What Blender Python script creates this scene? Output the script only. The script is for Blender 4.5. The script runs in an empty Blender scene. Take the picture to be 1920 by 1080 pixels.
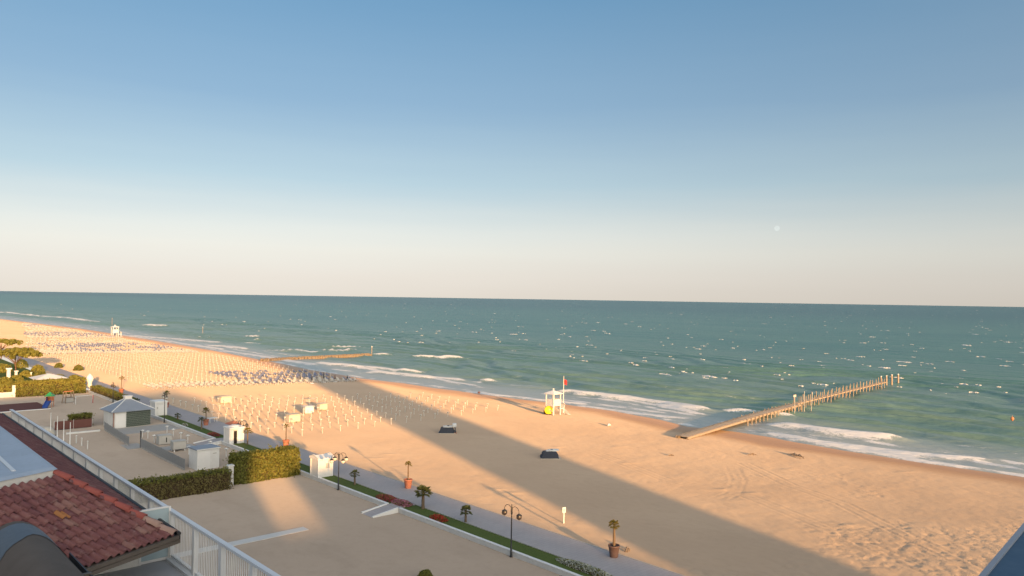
import bpy, math, random
import numpy as np
from mathutils import Vector, Matrix
random.seed(7); RNG = np.random.default_rng(11)
S = bpy.context.scene
COL = S.collection

# ------------------------------------------------------------------ camera
CAM_H, FPX = 21.0, 1422.0
ROLL, PITCH, YAW = math.atan(30/1920), math.atan(20/FPX), math.radians(42.5)
fw = np.array([math.sin(YAW)*math.cos(PITCH), math.cos(YAW)*math.cos(PITCH), math.sin(PITCH)])
_r = np.array([math.cos(YAW), -math.sin(YAW), 0.0]); _u = np.cross(_r, fw)
CR = _r*math.cos(ROLL) + _u*math.sin(ROLL); CU = _u*math.cos(ROLL) - _r*math.sin(ROLL)
cam = bpy.data.cameras.new('camera'); cam.sensor_width = 36; cam.lens = 36*FPX/1920
cam.clip_start = 0.3; cam.clip_end = 200000
camo = bpy.data.objects.new('camera', cam); COL.objects.link(camo)
camo.matrix_world = Matrix(((CR[0], CU[0], -fw[0], 0), (CR[1], CU[1], -fw[1], 0), (CR[2], CU[2], -fw[2], CAM_H), (0, 0, 0, 1)))
S.camera = camo

# ------------------------------------------------------------------ sky, sun, exposure
SUN_EL, SUN_AZ = math.radians(6.8), math.radians(180+16.8)
w = bpy.data.worlds.new('World'); S.world = w; w.use_nodes = True
nt = w.node_tree; bg = nt.nodes['Background']
sky = nt.nodes.new('ShaderNodeTexSky'); sky.sky_type = 'NISHITA'; sky.sun_disc = False
sky.sun_elevation = SUN_EL; sky.sun_rotation = SUN_AZ
sky.altitude = 0; sky.air_density = 1.0; sky.dust_density = 6.0; sky.ozone_density = 1.0
EXPO = 2.3; SKY_S = 0.1
def wn(t, **kw):
    n = nt.nodes.new(t)
    for k, v in kw.items(): setattr(n, k, v)
    return n
def wmath(op, a, b=0.0):
    n = wn('ShaderNodeMath', operation=op)
    for i, q in enumerate((a, b)):
        if isinstance(q, (int, float)): n.inputs[i].default_value = q
        else: nt.links.new(q, n.inputs[i])
    return n.outputs[0]
wtc = wn('ShaderNodeTexCoord').outputs['Generated']
wnorm = wn('ShaderNodeVectorMath', operation='NORMALIZE'); nt.links.new(wtc, wnorm.inputs[0]); wdir = wnorm.outputs[0]
wsep = wn('ShaderNodeSeparateXYZ'); nt.links.new(wdir, wsep.inputs[0])
elev = wmath('DIVIDE', wmath('ARCSINE', wsep.outputs[2]), math.pi/2)          # 0 at the horizon, 1 overhead
wmap = wn('ShaderNodeMapping'); wmap.inputs['Scale'].default_value = (2.2, 2.2, 30); nt.links.new(wdir, wmap.inputs[0])
wno = wn('ShaderNodeTexNoise'); wno.inputs['Scale'].default_value = 1.6; wno.inputs['Detail'].default_value = 4; nt.links.new(wmap.outputs[0], wno.inputs['Vector'])
elev = wmath('ADD', elev, wmath('MULTIPLY', wmath('SUBTRACT', wno.outputs['Fac'], .5), .010))
wr = wn('ShaderNodeValToRGB'); nt.links.new(elev, wr.inputs[0])
STOPS = [(0, (.75, .69, .61)), (1.5, (.79, .74, .665)), (3.4, (.805, .80, .735)), (4.8, (.745, .78, .75)), (8.4, (.46, .612, .702)), (14, (.262, .43, .61)), (22, (.145, .325, .535)), (45, (.07, .20, .40)), (90, (.05, .15, .33))]
we = wr.color_ramp.elements
while len(we) < len(STOPS): we.new(.5)
for i, (e_, c_) in enumerate(STOPS): we[i].position = e_/90; we[i].color = (*c_, 1)
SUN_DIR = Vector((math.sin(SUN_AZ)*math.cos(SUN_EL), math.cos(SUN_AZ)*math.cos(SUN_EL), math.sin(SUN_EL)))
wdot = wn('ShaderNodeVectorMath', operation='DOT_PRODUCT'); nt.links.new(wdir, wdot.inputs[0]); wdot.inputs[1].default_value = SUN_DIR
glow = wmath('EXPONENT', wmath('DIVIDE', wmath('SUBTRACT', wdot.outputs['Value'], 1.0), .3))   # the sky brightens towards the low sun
def wscale(sock, col):
    n = wn('ShaderNodeVectorMath', operation='MULTIPLY'); nt.links.new(sock, n.inputs[0]); n.inputs[1].default_value = col; return n.outputs[0]
def wadd(a, b):
    n = wn('ShaderNodeVectorMath', operation='ADD'); nt.links.new(a, n.inputs[0]); nt.links.new(b, n.inputs[1]); return n.outputs[0]
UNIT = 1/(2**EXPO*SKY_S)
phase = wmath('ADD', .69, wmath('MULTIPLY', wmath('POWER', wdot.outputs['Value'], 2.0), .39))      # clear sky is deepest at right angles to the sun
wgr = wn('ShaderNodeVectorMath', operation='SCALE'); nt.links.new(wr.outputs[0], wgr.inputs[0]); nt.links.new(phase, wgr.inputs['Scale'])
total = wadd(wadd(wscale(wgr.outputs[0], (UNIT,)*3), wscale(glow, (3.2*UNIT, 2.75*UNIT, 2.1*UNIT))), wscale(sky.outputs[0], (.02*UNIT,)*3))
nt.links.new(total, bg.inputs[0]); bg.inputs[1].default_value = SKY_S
sl = bpy.data.lights.new('sun', 'SUN'); sl.energy = 2.0; sl.angle = math.radians(0.9); sl.color = (0.90, 0.485, 0.185)
so = bpy.data.objects.new('sun', sl); COL.objects.link(so)
SUN_DIR = Vector((math.sin(SUN_AZ)*math.cos(SUN_EL), math.cos(SUN_AZ)*math.cos(SUN_EL), math.sin(SUN_EL)))
so.rotation_euler = (-SUN_DIR).to_track_quat('-Z', 'Y').to_euler(); so.location = (-40, -120, 60)
S.view_settings.view_transform = 'Standard'; S.view_settings.look = 'None'
S.view_settings.gamma = 1; S.view_settings.use_curve_mapping = False
S.view_settings.exposure = EXPO

# ------------------------------------------------------------------ geometry helpers
SEA_Z = -1.3
SHORE = [(-60000, 117), (-200, 117), (28, 116.8), (50, 116.0), (63, 117.2), (70, 117.0), (78.6, 114.8), (86, 117.2), (98.5, 119.3), (111.4, 118.0),
         (124, 115.3), (138, 114.7), (150, 112.5), (163, 112.3), (179, 109.4), (196, 109.9), (208, 109.4), (230, 111.6), (250, 112.6),
         (291, 115.5), (347, 117.2), (421, 118.5), (518, 118.6), (714, 107), (1200, 80), (60000, -2000)]
_sy = np.array([a for a, b in SHORE], float); _sx = np.array([b for a, b in SHORE], float)
def shore(Y): return np.interp(Y, _sy, _sx)
X_WALL, X_LAWN, X_PROM, X_SAND = 42.2, 42.46, 44.35, 48.3
def ground_z(X, Y):
    if X < X_WALL: return 0.0
    if X < X_SAND: return 0.42
    return 0.39 - (X-X_SAND)*(0.39-SEA_Z)/(float(shore(Y))-X_SAND)
def P(x, y, z=0.0):
    d = fw*FPX + CR*(x-960) - CU*(y-540); t = (z-CAM_H)/d[2]
    return np.array([0, 0, CAM_H]) + d*t
def G(x, y):
    z = 0.3
    for _ in range(40):
        p = P(x, y, z); z = 0.5*z + 0.5*ground_z(p[0], p[1])
    p = P(x, y, z); return float(p[0]), float(p[1]), float(ground_z(p[0], p[1]))
def py_of(p):
    v = np.array(p, float) - np.array([0, 0, CAM_H]); return 540 - FPX*(v@CU)/(v@fw)
def hgt(X, Y, z0, py):                       # height above z0 that reaches picture row py
    lo, hi = 0.0, 40.0
    for _ in range(50):
        m = (lo+hi)/2
        if py_of((X, Y, z0+m)) > py: lo = m
        else: hi = m
    return lo

class MB:
    """collects shapes; build() links them as one mesh object"""
    def __init__(s): s.v, s.f, s.m, s.sm = [], [], [], []
    def add(s, vs, fs, mi=0, smooth=False):
        o = len(s.v); s.v += [tuple(map(float, q)) for q in vs]
        for f in fs: s.f.append([i+o for i in f]); s.m.append(mi); s.sm.append(smooth)
        return s
    def box(s, x0, x1, y0, y1, z0, z1, mi=0, bev=0.0):
        if bev <= 0:
            vs = [(x0,y0,z0),(x1,y0,z0),(x1,y1,z0),(x0,y1,z0),(x0,y0,z1),(x1,y0,z1),(x1,y1,z1),(x0,y1,z1)]
            return s.add(vs, [(0,3,2,1),(4,5,6,7),(0,1,5,4),(1,2,6,5),(2,3,7,6),(3,0,4,7)], mi)
        b = bev; rings = [(z0, b), (z0+b, 0), (z1-b, 0), (z1, b)]
        vs = []
        for z, i in rings:
            c = b
            X0, X1, Y0, Y1 = x0+i, x1-i, y0+i, y1-i
            vs += [(X0+c,Y0,z),(X1-c,Y0,z),(X1,Y0+c,z),(X1,Y1-c,z),(X1-c,Y1,z),(X0+c,Y1,z),(X0,Y1-c,z),(X0,Y0+c,z)]
        fs = [tuple(range(7, -1, -1)), tuple(range(24, 32))]
        for k in range(3):
            for i in range(8): fs.append((k*8+i, k*8+(i+1) % 8, k*8+8+(i+1) % 8, k*8+8+i))
        return s.add(vs, fs, mi)
    def obox(s, c, ax, ay, az, hx, hy, hz, mi=0):       # oriented box
        c = Vector(c); ax, ay, az = Vector(ax)*hx, Vector(ay)*hy, Vector(az)*hz
        vs = [c+sx*ax+sy*ay+sz*az for sz in (-1, 1) for sx, sy in ((-1,-1),(1,-1),(1,1),(-1,1))]
        return s.add(vs, [(0,3,2,1),(4,5,6,7),(0,1,5,4),(1,2,6,5),(2,3,7,6),(3,0,4,7)], mi)
    def bar(s, a, b, hw, hh=None, mi=0):
        a, b = Vector(a), Vector(b); d = (b-a); L = d.length; d.normalize()
        up = Vector((0, 0, 1)) if abs(d.z) < .95 else Vector((0, 1, 0))
        sx = d.cross(up).normalized(); sz = sx.cross(d).normalized()
        return s.obox((a+b)/2, d, sx, sz, L/2, hw, hh or hw, mi)
    def tube(s, pts, rad, n=6, mi=0, cap=True, smooth=True):
        pts = [Vector(p) for p in pts]; k = len(pts)
        rad = list(rad) if hasattr(rad, '__len__') else [rad]*k
        vs = []; ref = Vector((0.13, 0.37, 0.92)).normalized()
        for i, p in enumerate(pts):
            d = (pts[min(i+1, k-1)] - pts[max(i-1, 0)]).normalized()
            r = ref if abs(d.dot(ref)) < .96 else Vector((1, 0, 0))
            a = d.cross(r).normalized(); b = d.cross(a).normalized()
            for j in range(n):
                t = 2*math.pi*j/n; vs.append(p + a*math.cos(t)*rad[i] + b*math.sin(t)*rad[i])
        fs = [(i*n+j, i*n+n+j, i*n+n+(j+1) % n, i*n+(j+1) % n) for i in range(k-1) for j in range(n)]
        s.add(vs, fs, mi, smooth)
        if cap:
            s.add(vs[:n], [tuple(range(n))], mi); s.add(vs[-n:], [tuple(range(n-1, -1, -1))], mi)
        return s
    def lathe(s, prof, c=(0, 0, 0), n=12, mi=0, smooth=True):
        vs = []
        for r, z in prof:
            for j in range(n):
                t = 2*math.pi*j/n; vs.append((c[0]+r*math.cos(t), c[1]+r*math.sin(t), c[2]+z))
        k = len(prof)
        fs = [(i*n+j, i*n+(j+1) % n, i*n+n+(j+1) % n, i*n+n+j) for i in range(k-1) for j in range(n)]
        s.add(vs, fs, mi, smooth)
        s.add(vs[:n], [tuple(range(n-1, -1, -1))], mi); s.add(vs[-n:], [tuple(range(n))], mi)
        return s
    def build(s, name, mats, parent=None):
        me = bpy.data.meshes.new(name); me.from_pydata(s.v, [], s.f)
        for m in (mats if isinstance(mats, (list, tuple)) else [mats]): me.materials.append(m)
        me.polygons.foreach_set('material_index', s.m); me.polygons.foreach_set('use_smooth', s.sm); me.update()
        o = bpy.data.objects.new(name, me); COL.objects.link(o)
        if parent: o.parent = parent
        return o

def tag(o, label=None, cat=None, group=None, kind=None):
    if label: o['label'] = label
    if cat: o['category'] = cat
    if group: o['group'] = group
    if kind: o['kind'] = kind
    return o
def thing(name, label, cat, loc=(0, 0, 0), rz=0.0, group=None):
    o = bpy.data.objects.new(name, None); COL.objects.link(o); o.location = loc; o.rotation_euler.z = rz
    o.empty_display_size = .3
    return tag(o, label, cat, group)
def dup(root, loc=None, rz=None, label=None, group=None, scale=None, parent=None):
    kids = KIDS.get(root.name) or [c for c in bpy.data.objects if c.parent == root]
    if root.name not in KIDS: KIDS[root.name] = kids
    r = root.copy(); COL.objects.link(r)
    if parent: r.parent = parent
    if loc is not None: r.location = loc
    if rz is not None: r.rotation_euler.z = rz
    if scale is not None: r.scale = (scale,)*3 if not hasattr(scale, '__len__') else scale
    if label: r['label'] = label
    if group: r['group'] = group
    for c in kids: dup(c, parent=r)
    return r
KIDS = {}

# ------------------------------------------------------------------ value noise (numpy)
def _hash(ix, iy, seed):
    h = (ix.astype(np.int64)*374761393 + iy.astype(np.int64)*668265263 + seed*982451653) & 0x7fffffff
    h = ((h ^ (h >> 13))*1274126177) & 0x7fffffff
    return ((h ^ (h >> 16)) & 0xffff)/65535.0
def vnoise(x, y, seed=0):
    ix, iy = np.floor(x), np.floor(y); fx, fy = x-ix, y-iy
    fx, fy = fx*fx*(3-2*fx), fy*fy*(3-2*fy); ix, iy = ix.astype(np.int64), iy.astype(np.int64)
    a, b, c, d = _hash(ix, iy, seed), _hash(ix+1, iy, seed), _hash(ix, iy+1, seed), _hash(ix+1, iy+1, seed)
    return (a*(1-fx)+b*fx)*(1-fy) + (c*(1-fx)+d*fx)*fy
def fbm(x, y, seed=0, o=3):
    t, a, n = 0, .5, 0
    for i in range(o): t = t + a*vnoise(x*2**i, y*2**i, seed+i*17); n += a; a *= .5
    return t/n
def sstep(a, b, x):
    t = np.clip((x-a)/(b-a), 0, 1); return t*t*(3-2*t)

# ------------------------------------------------------------------ materials
class NB:
    def __init__(s, name):
        s.mat = bpy.data.materials.new(name); s.mat.use_nodes = True; s.t = s.mat.node_tree
        s.b = s.t.nodes['Principled BSDF']; s.out = s.t.nodes['Material Output']
    def n(s, typ, **kw):
        nd = s.t.nodes.new(typ)
        for k, v in kw.items():
            if k in ('inp',):
                for a, b in v.items(): nd.inputs[a].default_value = b
            else: setattr(nd, k, v)
        return nd
    def l(s, a, b): s.t.links.new(a, b)
    def coord(s, kind='Object'): return s.n('ShaderNodeTexCoord').outputs[kind]
    def pos(s): return s.n('ShaderNodeNewGeometry').outputs['Position']
    def noise(s, vec, scale, detail=3, rough=.55, stretch=None):
        if stretch:
            m = s.n('ShaderNodeMapping'); m.inputs['Scale'].default_value = stretch; s.l(vec, m.inputs[0]); vec = m.outputs[0]
        nd = s.n('ShaderNodeTexNoise'); s.l(vec, nd.inputs['Vector'])
        nd.inputs['Scale'].default_value = scale; nd.inputs['Detail'].default_value = detail; nd.inputs['Roughness'].default_value = rough
        return nd.outputs['Fac']
    def ramp(s, fac, stops):
        r = s.n('ShaderNodeValToRGB'); e = r.color_ramp.elements
        while len(e) < len(stops): e.new(.5)
        for i, (p, c) in enumerate(stops): e[i].position = p; e[i].color = (*c, 1) if len(c) == 3 else c
        s.l(fac, r.inputs[0]); return r.outputs[0]
    def rng(s, v, a, b, c=0.0, d=1.0, smooth=True):
        m = s.n('ShaderNodeMapRange'); m.interpolation_type = 'SMOOTHSTEP' if smooth else 'LINEAR'
        s.l(v, m.inputs[0])
        for i, q in enumerate((a, b, c, d)): m.inputs[i+1].default_value = q
        return m.outputs[0]
    def math(s, op, a, b):
        m = s.n('ShaderNodeMath', operation=op)
        for i, q in enumerate((a, b)):
            if isinstance(q, (int, float)): m.inputs[i].default_value = q
            else: s.l(q, m.inputs[i])
        return m.outputs[0]
    def mix(s, fac, a, b, mode='MIX'):
        m = s.n('ShaderNodeMix', data_type='RGBA', blend_type=mode)
        for i, q in ((0, fac), (6, a), (7, b)):
            if isinstance(q, (int, float)): m.inputs[i].default_value = q
            elif isinstance(q, tuple): m.inputs[i].default_value = (*q, 1)
            else: s.l(q, m.inputs[i])
        return m.outputs[2]
    def attr(s, name): return s.n('ShaderNodeAttribute', attribute_name=name).outputs['Fac']
    def bump(s, h, strength=.3, dist=.05, prev=None):
        b = s.n('ShaderNodeBump'); b.inputs['Strength'].default_value = strength; b.inputs['Distance'].default_value = dist
        s.l(h, b.inputs['Height'])
        if prev is not None: s.l(prev, b.inputs['Normal'])
        s.l(b.outputs[0], s.b.inputs['Normal']); return b.outputs[0]
    def set(s, **kw):
        for k, v in kw.items():
            k = {'rough': 'Roughness', 'spec': 'Specular IOR Level', 'metal': 'Metallic', 'diffrough': 'Diffuse Roughness', 'alpha': 'Alpha', 'trans': 'Transmission Weight', 'ior': 'IOR'}[k]
            if isinstance(v, (int, float)): s.b.inputs[k].default_value = v
            else: s.l(v, s.b.inputs[k])
        return s
    def color(s, c):
        if isinstance(c, tuple): s.b.inputs['Base Color'].default_value = (*c, 1)
        else: s.l(c, s.b.inputs['Base Color'])
        return s

def worn(name, c, var=.18, scale=2.0, rough=.6, spec=.3, bump=.0, metal=0.0, obj_rand=0.0, dirt=None):
    """paint / plaster / metal with uneven tone and a little relief"""
    m = NB(name); v = m.coord('Object')
    n1 = m.noise(v, scale, 5, .6); n2 = m.noise(v, scale*9, 3, .6)
    lo, hi = tuple(q*(1-var) for q in c), tuple(min(1, q*(1+var*.6)) for q in c)
    col = m.mix(n1, lo, hi)
    if dirt: col = m.mix(m.rng(n2, .55, .75, 0, .5), col, dirt)
    if obj_rand > 0:
        r = m.n('ShaderNodeObjectInfo').outputs['Random']
        col = m.mix(m.rng(r, 0, 1, 0, obj_rand, False), col, tuple(q*.45 for q in c))
    m.color(col).set(rough=m.rng(n2, 0, 1, rough-.12, min(1, rough+.12), False), spec=spec, metal=metal)
    if bump: m.bump(n2, bump, .02)
    return m.mat

M = {}
M['white'] = worn('white_paint', (.72, .71, .68), .12, 1.5, .55, dirt=(.5, .47, .42))
M['white_trim'] = worn('white_trim', (.76, .75, .72), .08, 2, .5)
M['plaster'] = worn('pale_plaster', (.62, .61, .58), .12, .8, .85, .15, .15, dirt=(.48, .46, .42))
M['wall_white'] = worn('whitewashed_wall', (.66, .65, .62), .18, .7, .85, .15, .2, dirt=(.42, .39, .34))
M['pole'] = worn('weathered_white_pole', (.66, .62, .55), .12, 3, .6, .2)
M['concrete'] = worn('concrete', (.42, .40, .37), .16, 1.2, .85, .2, .25, dirt=(.3, .27, .24))
M['black_metal'] = worn('black_iron', (.025, .026, .028), .3, 3, .45, .5)
M['lantern'] = worn('smoked_lantern_glass', (.06, .05, .045), .3, 4, .2, .6)
M['sunlit_globe'] = worn('sunlit_lamp_globe', (.62, .58, .5), .1, 4, .25, .5)  # lantern glass with the sun it catches put into the colour
M['green_wall'] = worn('dark_green_boards', (.085, .105, .085), .2, 2, .6, .3)
M['slate_roof'] = worn('blue_grey_roof_sheet', (.25, .28, .33), .14, 1.2, .5, .35)
M['terracotta'] = worn('terracotta', (.42, .17, .11), .25, 3, .75, .2, .2)
M['pot_dark'] = worn('brown_pot', (.13, .085, .075), .25, 3, .7, .2, .2)
M['wood'] = worn('weathered_wood', (.33, .25, .18), .35, 1.6, .8, .2, .3, obj_rand=.5)
M['wood_pale'] = worn('pale_boardwalk_wood', (.47, .38, .28), .25, 1.2, .8, .2, .3)
M['pile'] = worn('wet_timber_pile', (.36, .29, .22), .4, 1.5, .75, .3, .4)
M['stone'] = worn('groin_stone', (.24, .185, .13), .35, .9, .85, .2, .5)
M['navy'] = worn('navy_fabric', (.055, .062, .08), .25, 4, .75, .2)
M['blue_fabric'] = worn('blue_canvas', (.19, .21, .29), .25, 4, .8, .2)
M['canvas'] = worn('off_white_canvas', (.55, .50, .42), .14, 3, .85, .1)
M['cream_box'] = worn('cream_box_paint', (.60, .53, .42), .14, 2, .6, .25, dirt=(.42, .36, .28))
M['grey_box'] = worn('grey_box_paint', (.48, .46, .42), .14, 2, .6, .25, dirt=(.36, .33, .3))
M['dark_slot'] = worn('dark_opening', (.03, .028, .026), .2, 3, .8, .1)
M['red'] = worn('red_flag_cloth', (.62, .04, .04), .15, 4, .7, .2)
M['yellow'] = worn('yellow_plastic', (.80, .58, .02), .1, 4, .45, .4)
M['orange'] = worn('orange_plastic', (.65, .22, .10), .15, 4, .5, .4)
M['green_plastic'] = worn('green_plastic', (.04, .32, .10), .15, 4, .4, .4)
M['blue_plastic'] = worn('blue_plastic', (.04, .09, .32), .15, 4, .4, .4)
M['fence_wire'] = worn('galvanised_wire', (.30, .31, .32), .15, 4, .5, .4, 0, .4)
M['rail_white'] = worn('white_railing_paint', (.70, .70, .69), .08, 3, .5, .35)
M['rail_cap'] = worn('pale_rail_cap', (.62, .65, .68), .08, 2, .45, .4)
M['brown_fascia'] = worn('brown_gutter', (.115, .095, .078), .25, 2, .55, .35)
M['dark_gutter'] = worn('dark_gutter', (.035, .033, .034), .3, 2, .5, .4)
M['roof_felt'] = worn('weathered_felt', (.125, .108, .096), .28, 1.6, .9, .1, .3)
M['membrane'] = worn('blue_grey_membrane', (.10, .125, .155), .22, 1.3, .6, .3, .2)
M['flat_roof'] = worn('pale_blue_roof_membrane', (.36, .43, .52), .18, .9, .6, .3, .15, dirt=(.3, .33, .37))
M['terrace'] = worn('grey_terrace_paving', (.40, .41, .43), .12, 1.3, .7, .25, .1)
M['maroon'] = worn('maroon_rubber_surface', (.16, .075, .065), .2, 1.0, .9, .1)
M['brown_hedge'] = worn('dry_brown_hedge_core', (.07, .05, .03), .3, 2, .9, .05)
M['balcony_blue'] = worn('blue_grey_painted_steel', (.05, .10, .165), .12, 2, .6, .2)
M['facade'] = worn('hotel_plaster', (.55, .52, .47), .1, .4, .85, .15)
M['window_dark'] = worn('dark_window_glass', (.04, .05, .06), .2, 1, .1, .6)
M['bark'] = worn('palm_bark', (.17, .125, .085), .35, 6, .9, .1, .6)
M['pine_bark'] = worn('pine_bark', (.16, .10, .07), .35, 4, .9, .1, .6)
M['soil'] = worn('dark_soil', (.06, .045, .035), .3, 5, .95, .05)

m = NB('terrace_glass'); m.color(m.mix(m.noise(m.coord(), 2), (.42, .55, .60), (.50, .62, .66))).set(rough=.12, spec=.6, alpha=.72); M['glass'] = m.mat

def leafmat(name, dark, light, yellow=None):
    m = NB(name); r = m.n('ShaderNodeNewGeometry').outputs['Random Per Island']
    n = m.noise(m.pos(), .9, 4)
    f = m.math('ADD', m.math('MULTIPLY', r, .6), m.math('MULTIPLY', n, .5))
    st = [(.15, dark), (.85, light)]
    if yellow: st = [(.15, dark), (.7, light), (1, yellow)]
    m.color(m.ramp(f, st)).set(rough=.6, spec=.25)
    tr = m.n('ShaderNodeBsdfTranslucent'); m.l(m.b.inputs['Base Color'].links[0].from_socket, tr.inputs[0])
    mx = m.n('ShaderNodeMixShader'); mx.inputs[0].default_value = .25
    m.l(m.b.outputs[0], mx.inputs[1]); m.l(tr.outputs[0], mx.inputs[2]); m.l(mx.outputs[0], m.out.inputs[0])
    return m.mat
M['hedge_leaf'] = leafmat('hedge_leaves', (.075, .095, .02), (.19, .19, .04), (.27, .23, .06))
M['hedge_dry'] = leafmat('browning_hedge_leaves', (.10, .09, .036), (.20, .165, .065), (.19, .18, .055))
M['palm_leaf'] = leafmat('palm_leaves', (.045, .06, .02), (.10, .12, .04))
M['palm_yellow'] = leafmat('yellowed_palm_leaves', (.08, .075, .014), (.19, .16, .028))
M['pine_leaf'] = leafmat('pine_needles', (.14, .145, .028), (.28, .26, .055))
M['grass_leaf'] = leafmat('lawn_blades', (.03, .055, .012), (.07, .11, .025))
M['flower_red'] = leafmat('red_flowers', (.32, .015, .02), (.6, .05, .05))
M['flower_pink'] = leafmat('pink_flowers', (.38, .09, .17), (.62, .28, .36))
M['flower_white'] = leafmat('white_flowers', (.40, .42, .36), (.65, .66, .58))
M['flower_maroon'] = leafmat('maroon_flowers', (.26, .03, .05), (.42, .09, .10))

# sand
def sandmat(name, c0, c1, wet=True, track=True):
    m = NB(name); p = m.pos()
    n1 = m.noise(p, .06, 4); n2 = m.noise(p, 1.3, 4, .65); n3 = m.noise(p, 9, 3, .7)
    col = m.mix(m.rng(n1, .3, .7), c0, c1)
    col = m.mix(m.rng(n2, .45, .75, 0, .22), col, tuple(q*.74 for q in c0)); n4 = m.noise(p, 3.2, 4, .8); col = m.mix(m.rng(n4, .64, .8, 0, .5), col, tuple(q*.66 for q in c0))
    if wet:
        wv = m.attr('wet')
        col = m.mix(wv, col, (.27, .165, .085))
        m.set(rough=m.rng(wv, 0, 1, .95, .45, False), spec=m.rng(wv, 0, 1, .1, .4, False))
    else:
        st = m.noise(p, .18, 5, .7, (1, .5, 1)); col = m.mix(m.rng(st, .48, .72, 0, .5), col, tuple(q*.8 for q in c0))
        sp = m.noise(p, 2.2, 5, .75); col = m.mix(m.rng(sp, .6, .78, 0, .6), col, tuple(q*.62 for q in c0))
        m.set(rough=.95, spec=.1)
    m.color(col); m.set(diffrough=1.0)
    b = m.bump(n2, .22, .10); b = m.bump(n3, .25, .012, b)
    if track:
        ft = m.n('ShaderNodeTexVoronoi', feature='SMOOTH_F1'); m.l(p, ft.inputs['Vector']); ft.inputs['Scale'].default_value = 5.0
        hh = m.math('MULTIPLY', m.rng(ft.outputs['Distance'], .0, .42), m.math('MULTIPLY', m.attr('trodden'), m.rng(m.noise(p, .9, 2), .4, .6)))
        m.bump(hh, .26, .06, b)
    return m.mat
M['sand'] = sandmat('beach_sand', (.405, .317, .236), (.37, .286, .212))
M['yard_sand'] = sandmat('packed_yard_sand', (.345, .29, .24), (.375, .315, .26), wet=False, track=False)

m = NB('promenade_paving'); p = m.pos()
c = m.mix(m.noise(p, .35, 5), (.37, .345, .345), (.44, .405, .40))
c = m.mix(m.rng(m.noise(p, .9, 4, .7, (1, .15, 1)), .55, .8, 0, .5), c, (.46, .39, .33))
br = m.n('ShaderNodeTexBrick'); m.l(p, br.inputs[0]); br.inputs['Scale'].default_value = 1.0
br.inputs['Mortar Size'].default_value = .012; br.inputs['Brick Width'].default_value = .8; br.inputs['Row Height'].default_value = .4
br.inputs['Color1'].default_value = (1, 1, 1, 1); br.inputs['Color2'].default_value = (.93, .93, .93, 1); br.inputs['Mortar'].default_value = (.7, .7, .7, 1)
m.color(m.mix(.8, c, br.outputs['Color'], 'MULTIPLY')).set(rough=.85, spec=.2); m.bump(m.noise(p, 6, 3), .15, .01); M['paving'] = m.mat

m = NB('lawn_turf'); p = m.pos(); n1 = m.noise(p, .7, 4); n2 = m.noise(p, 14, 3, .7)
m.color(m.mix(m.rng(n2, .3, .7), m.mix(n1, (.06, .10, .022), (.085, .115, .03)), m.mix(n1, (.10, .145, .036), (.125, .135, .045)))).set(rough=.9, spec=.1)
m.bump(n2, .6, .05); M['lawn'] = m.mat

# roof tiles: tone differs from tile to tile, with pale lichen and salt wear
m = NB('aged_roof_tile'); v = m.coord('Object'); r = m.n('ShaderNodeObjectInfo').outputs['Random']
isl = m.n('ShaderNodeNewGeometry').outputs['Random Per Island']
rr = m.n('ShaderNodeMath', operation='FRACT'); m.l(m.math('ADD', r, isl), rr.inputs[0]); rr = rr.outputs[0]
base = m.ramp(rr, [(0, (.125, .052, .058)), (.45, (.165, .068, .070)), (.85, (.185, .082, .080)), (1, (.225, .125, .11))])
wear = m.noise(m.pos(), 5, 5, .65); wear2 = m.noise(m.pos(), 22, 3, .7)
base = m.mix(m.rng(wear, .5, .78, 0, .38), base, (.32, .24, .21)); base = m.mix(m.rng(wear2, .62, .8, 0, .5), base, (.42, .36, .31))
m.color(base).set(rough=.75, spec=.25); m.bump(wear2, .35, .01); M['tile'] = m.mat
M['ridge'] = worn('red_ridge_tile', (.29, .075, .062), .28, 4, .65, .3, .25, dirt=(.33, .2, .16))
M['ridge_pale'] = worn('mortared_ridge_tile', (.36, .24, .20), .25, 4, .8, .2, .25)
M['tile_orange'] = worn('orange_patch_tile', (.33, .15, .06), .2, 5, .75, .2)

# sea: teal offshore, sandy green inshore, reflected sky painted grey-blue into the shallows, foam where the waves break
m = NB('sea_water'); p = m.pos()
sh = m.attr('offshore'); fo = m.attr('foam')
patch = m.noise(p, .012, 3, .55, (1, .55, 1)); patch2 = m.noise(p, .05, 3, .55, (1, .3, 1))
deep = m.mix(m.rng(patch, .35, .65), (.026, .142, .130), (.048, .165, .142))
green = m.mix(m.rng(patch2, .35, .65), (.155, .255, .215), (.175, .265, .21))
c = m.mix(m.rng(m.math('ADD', sh, m.math('MULTIPLY', patch, 120)), 60, 330), green, deep)
far = m.rng(sh, 250, 1800); c = m.mix(far, c, (.012, .098, .106))
shal = m.rng(sh, 32, 4); c = m.mix(m.math('MULTIPLY', shal, .9), c, (.38, .41, .395))
fn = m.noise(p, .7, 6, .72, (1, .4, 1)); fn2 = m.noise(p, 2.4, 4, .75)
lace = m.math('ADD', m.math('MULTIPLY', fn, .6), m.math('MULTIPLY', fn2, .4))
mask = m.rng(m.math('ADD', fo, m.math('MULTIPLY', m.math('SUBTRACT', lace, .5), 2.6)), .40, .74)
c = m.mix(mask, c, (.74, .73, .70))
m.color(c).set(rough=m.rng(mask, 0, 1, .28, .8, False), spec=m.rng(mask, 0, 1, .06, .1, False), ior=1.33)
w1 = m.noise(p, .16, 4, .6, (1, .42, 1)); w2 = m.noise(p, .9, 4, .6, (1, .55, 1)); w3 = m.noise(p, .035, 3, .6, (1, .35, 1))
b = m.bump(w3, .6, 2.2); b = m.bump(w1, .75, 1.0, b); m.bump(w2, .6, .16, b)
M['sea'] = m.mat
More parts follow.
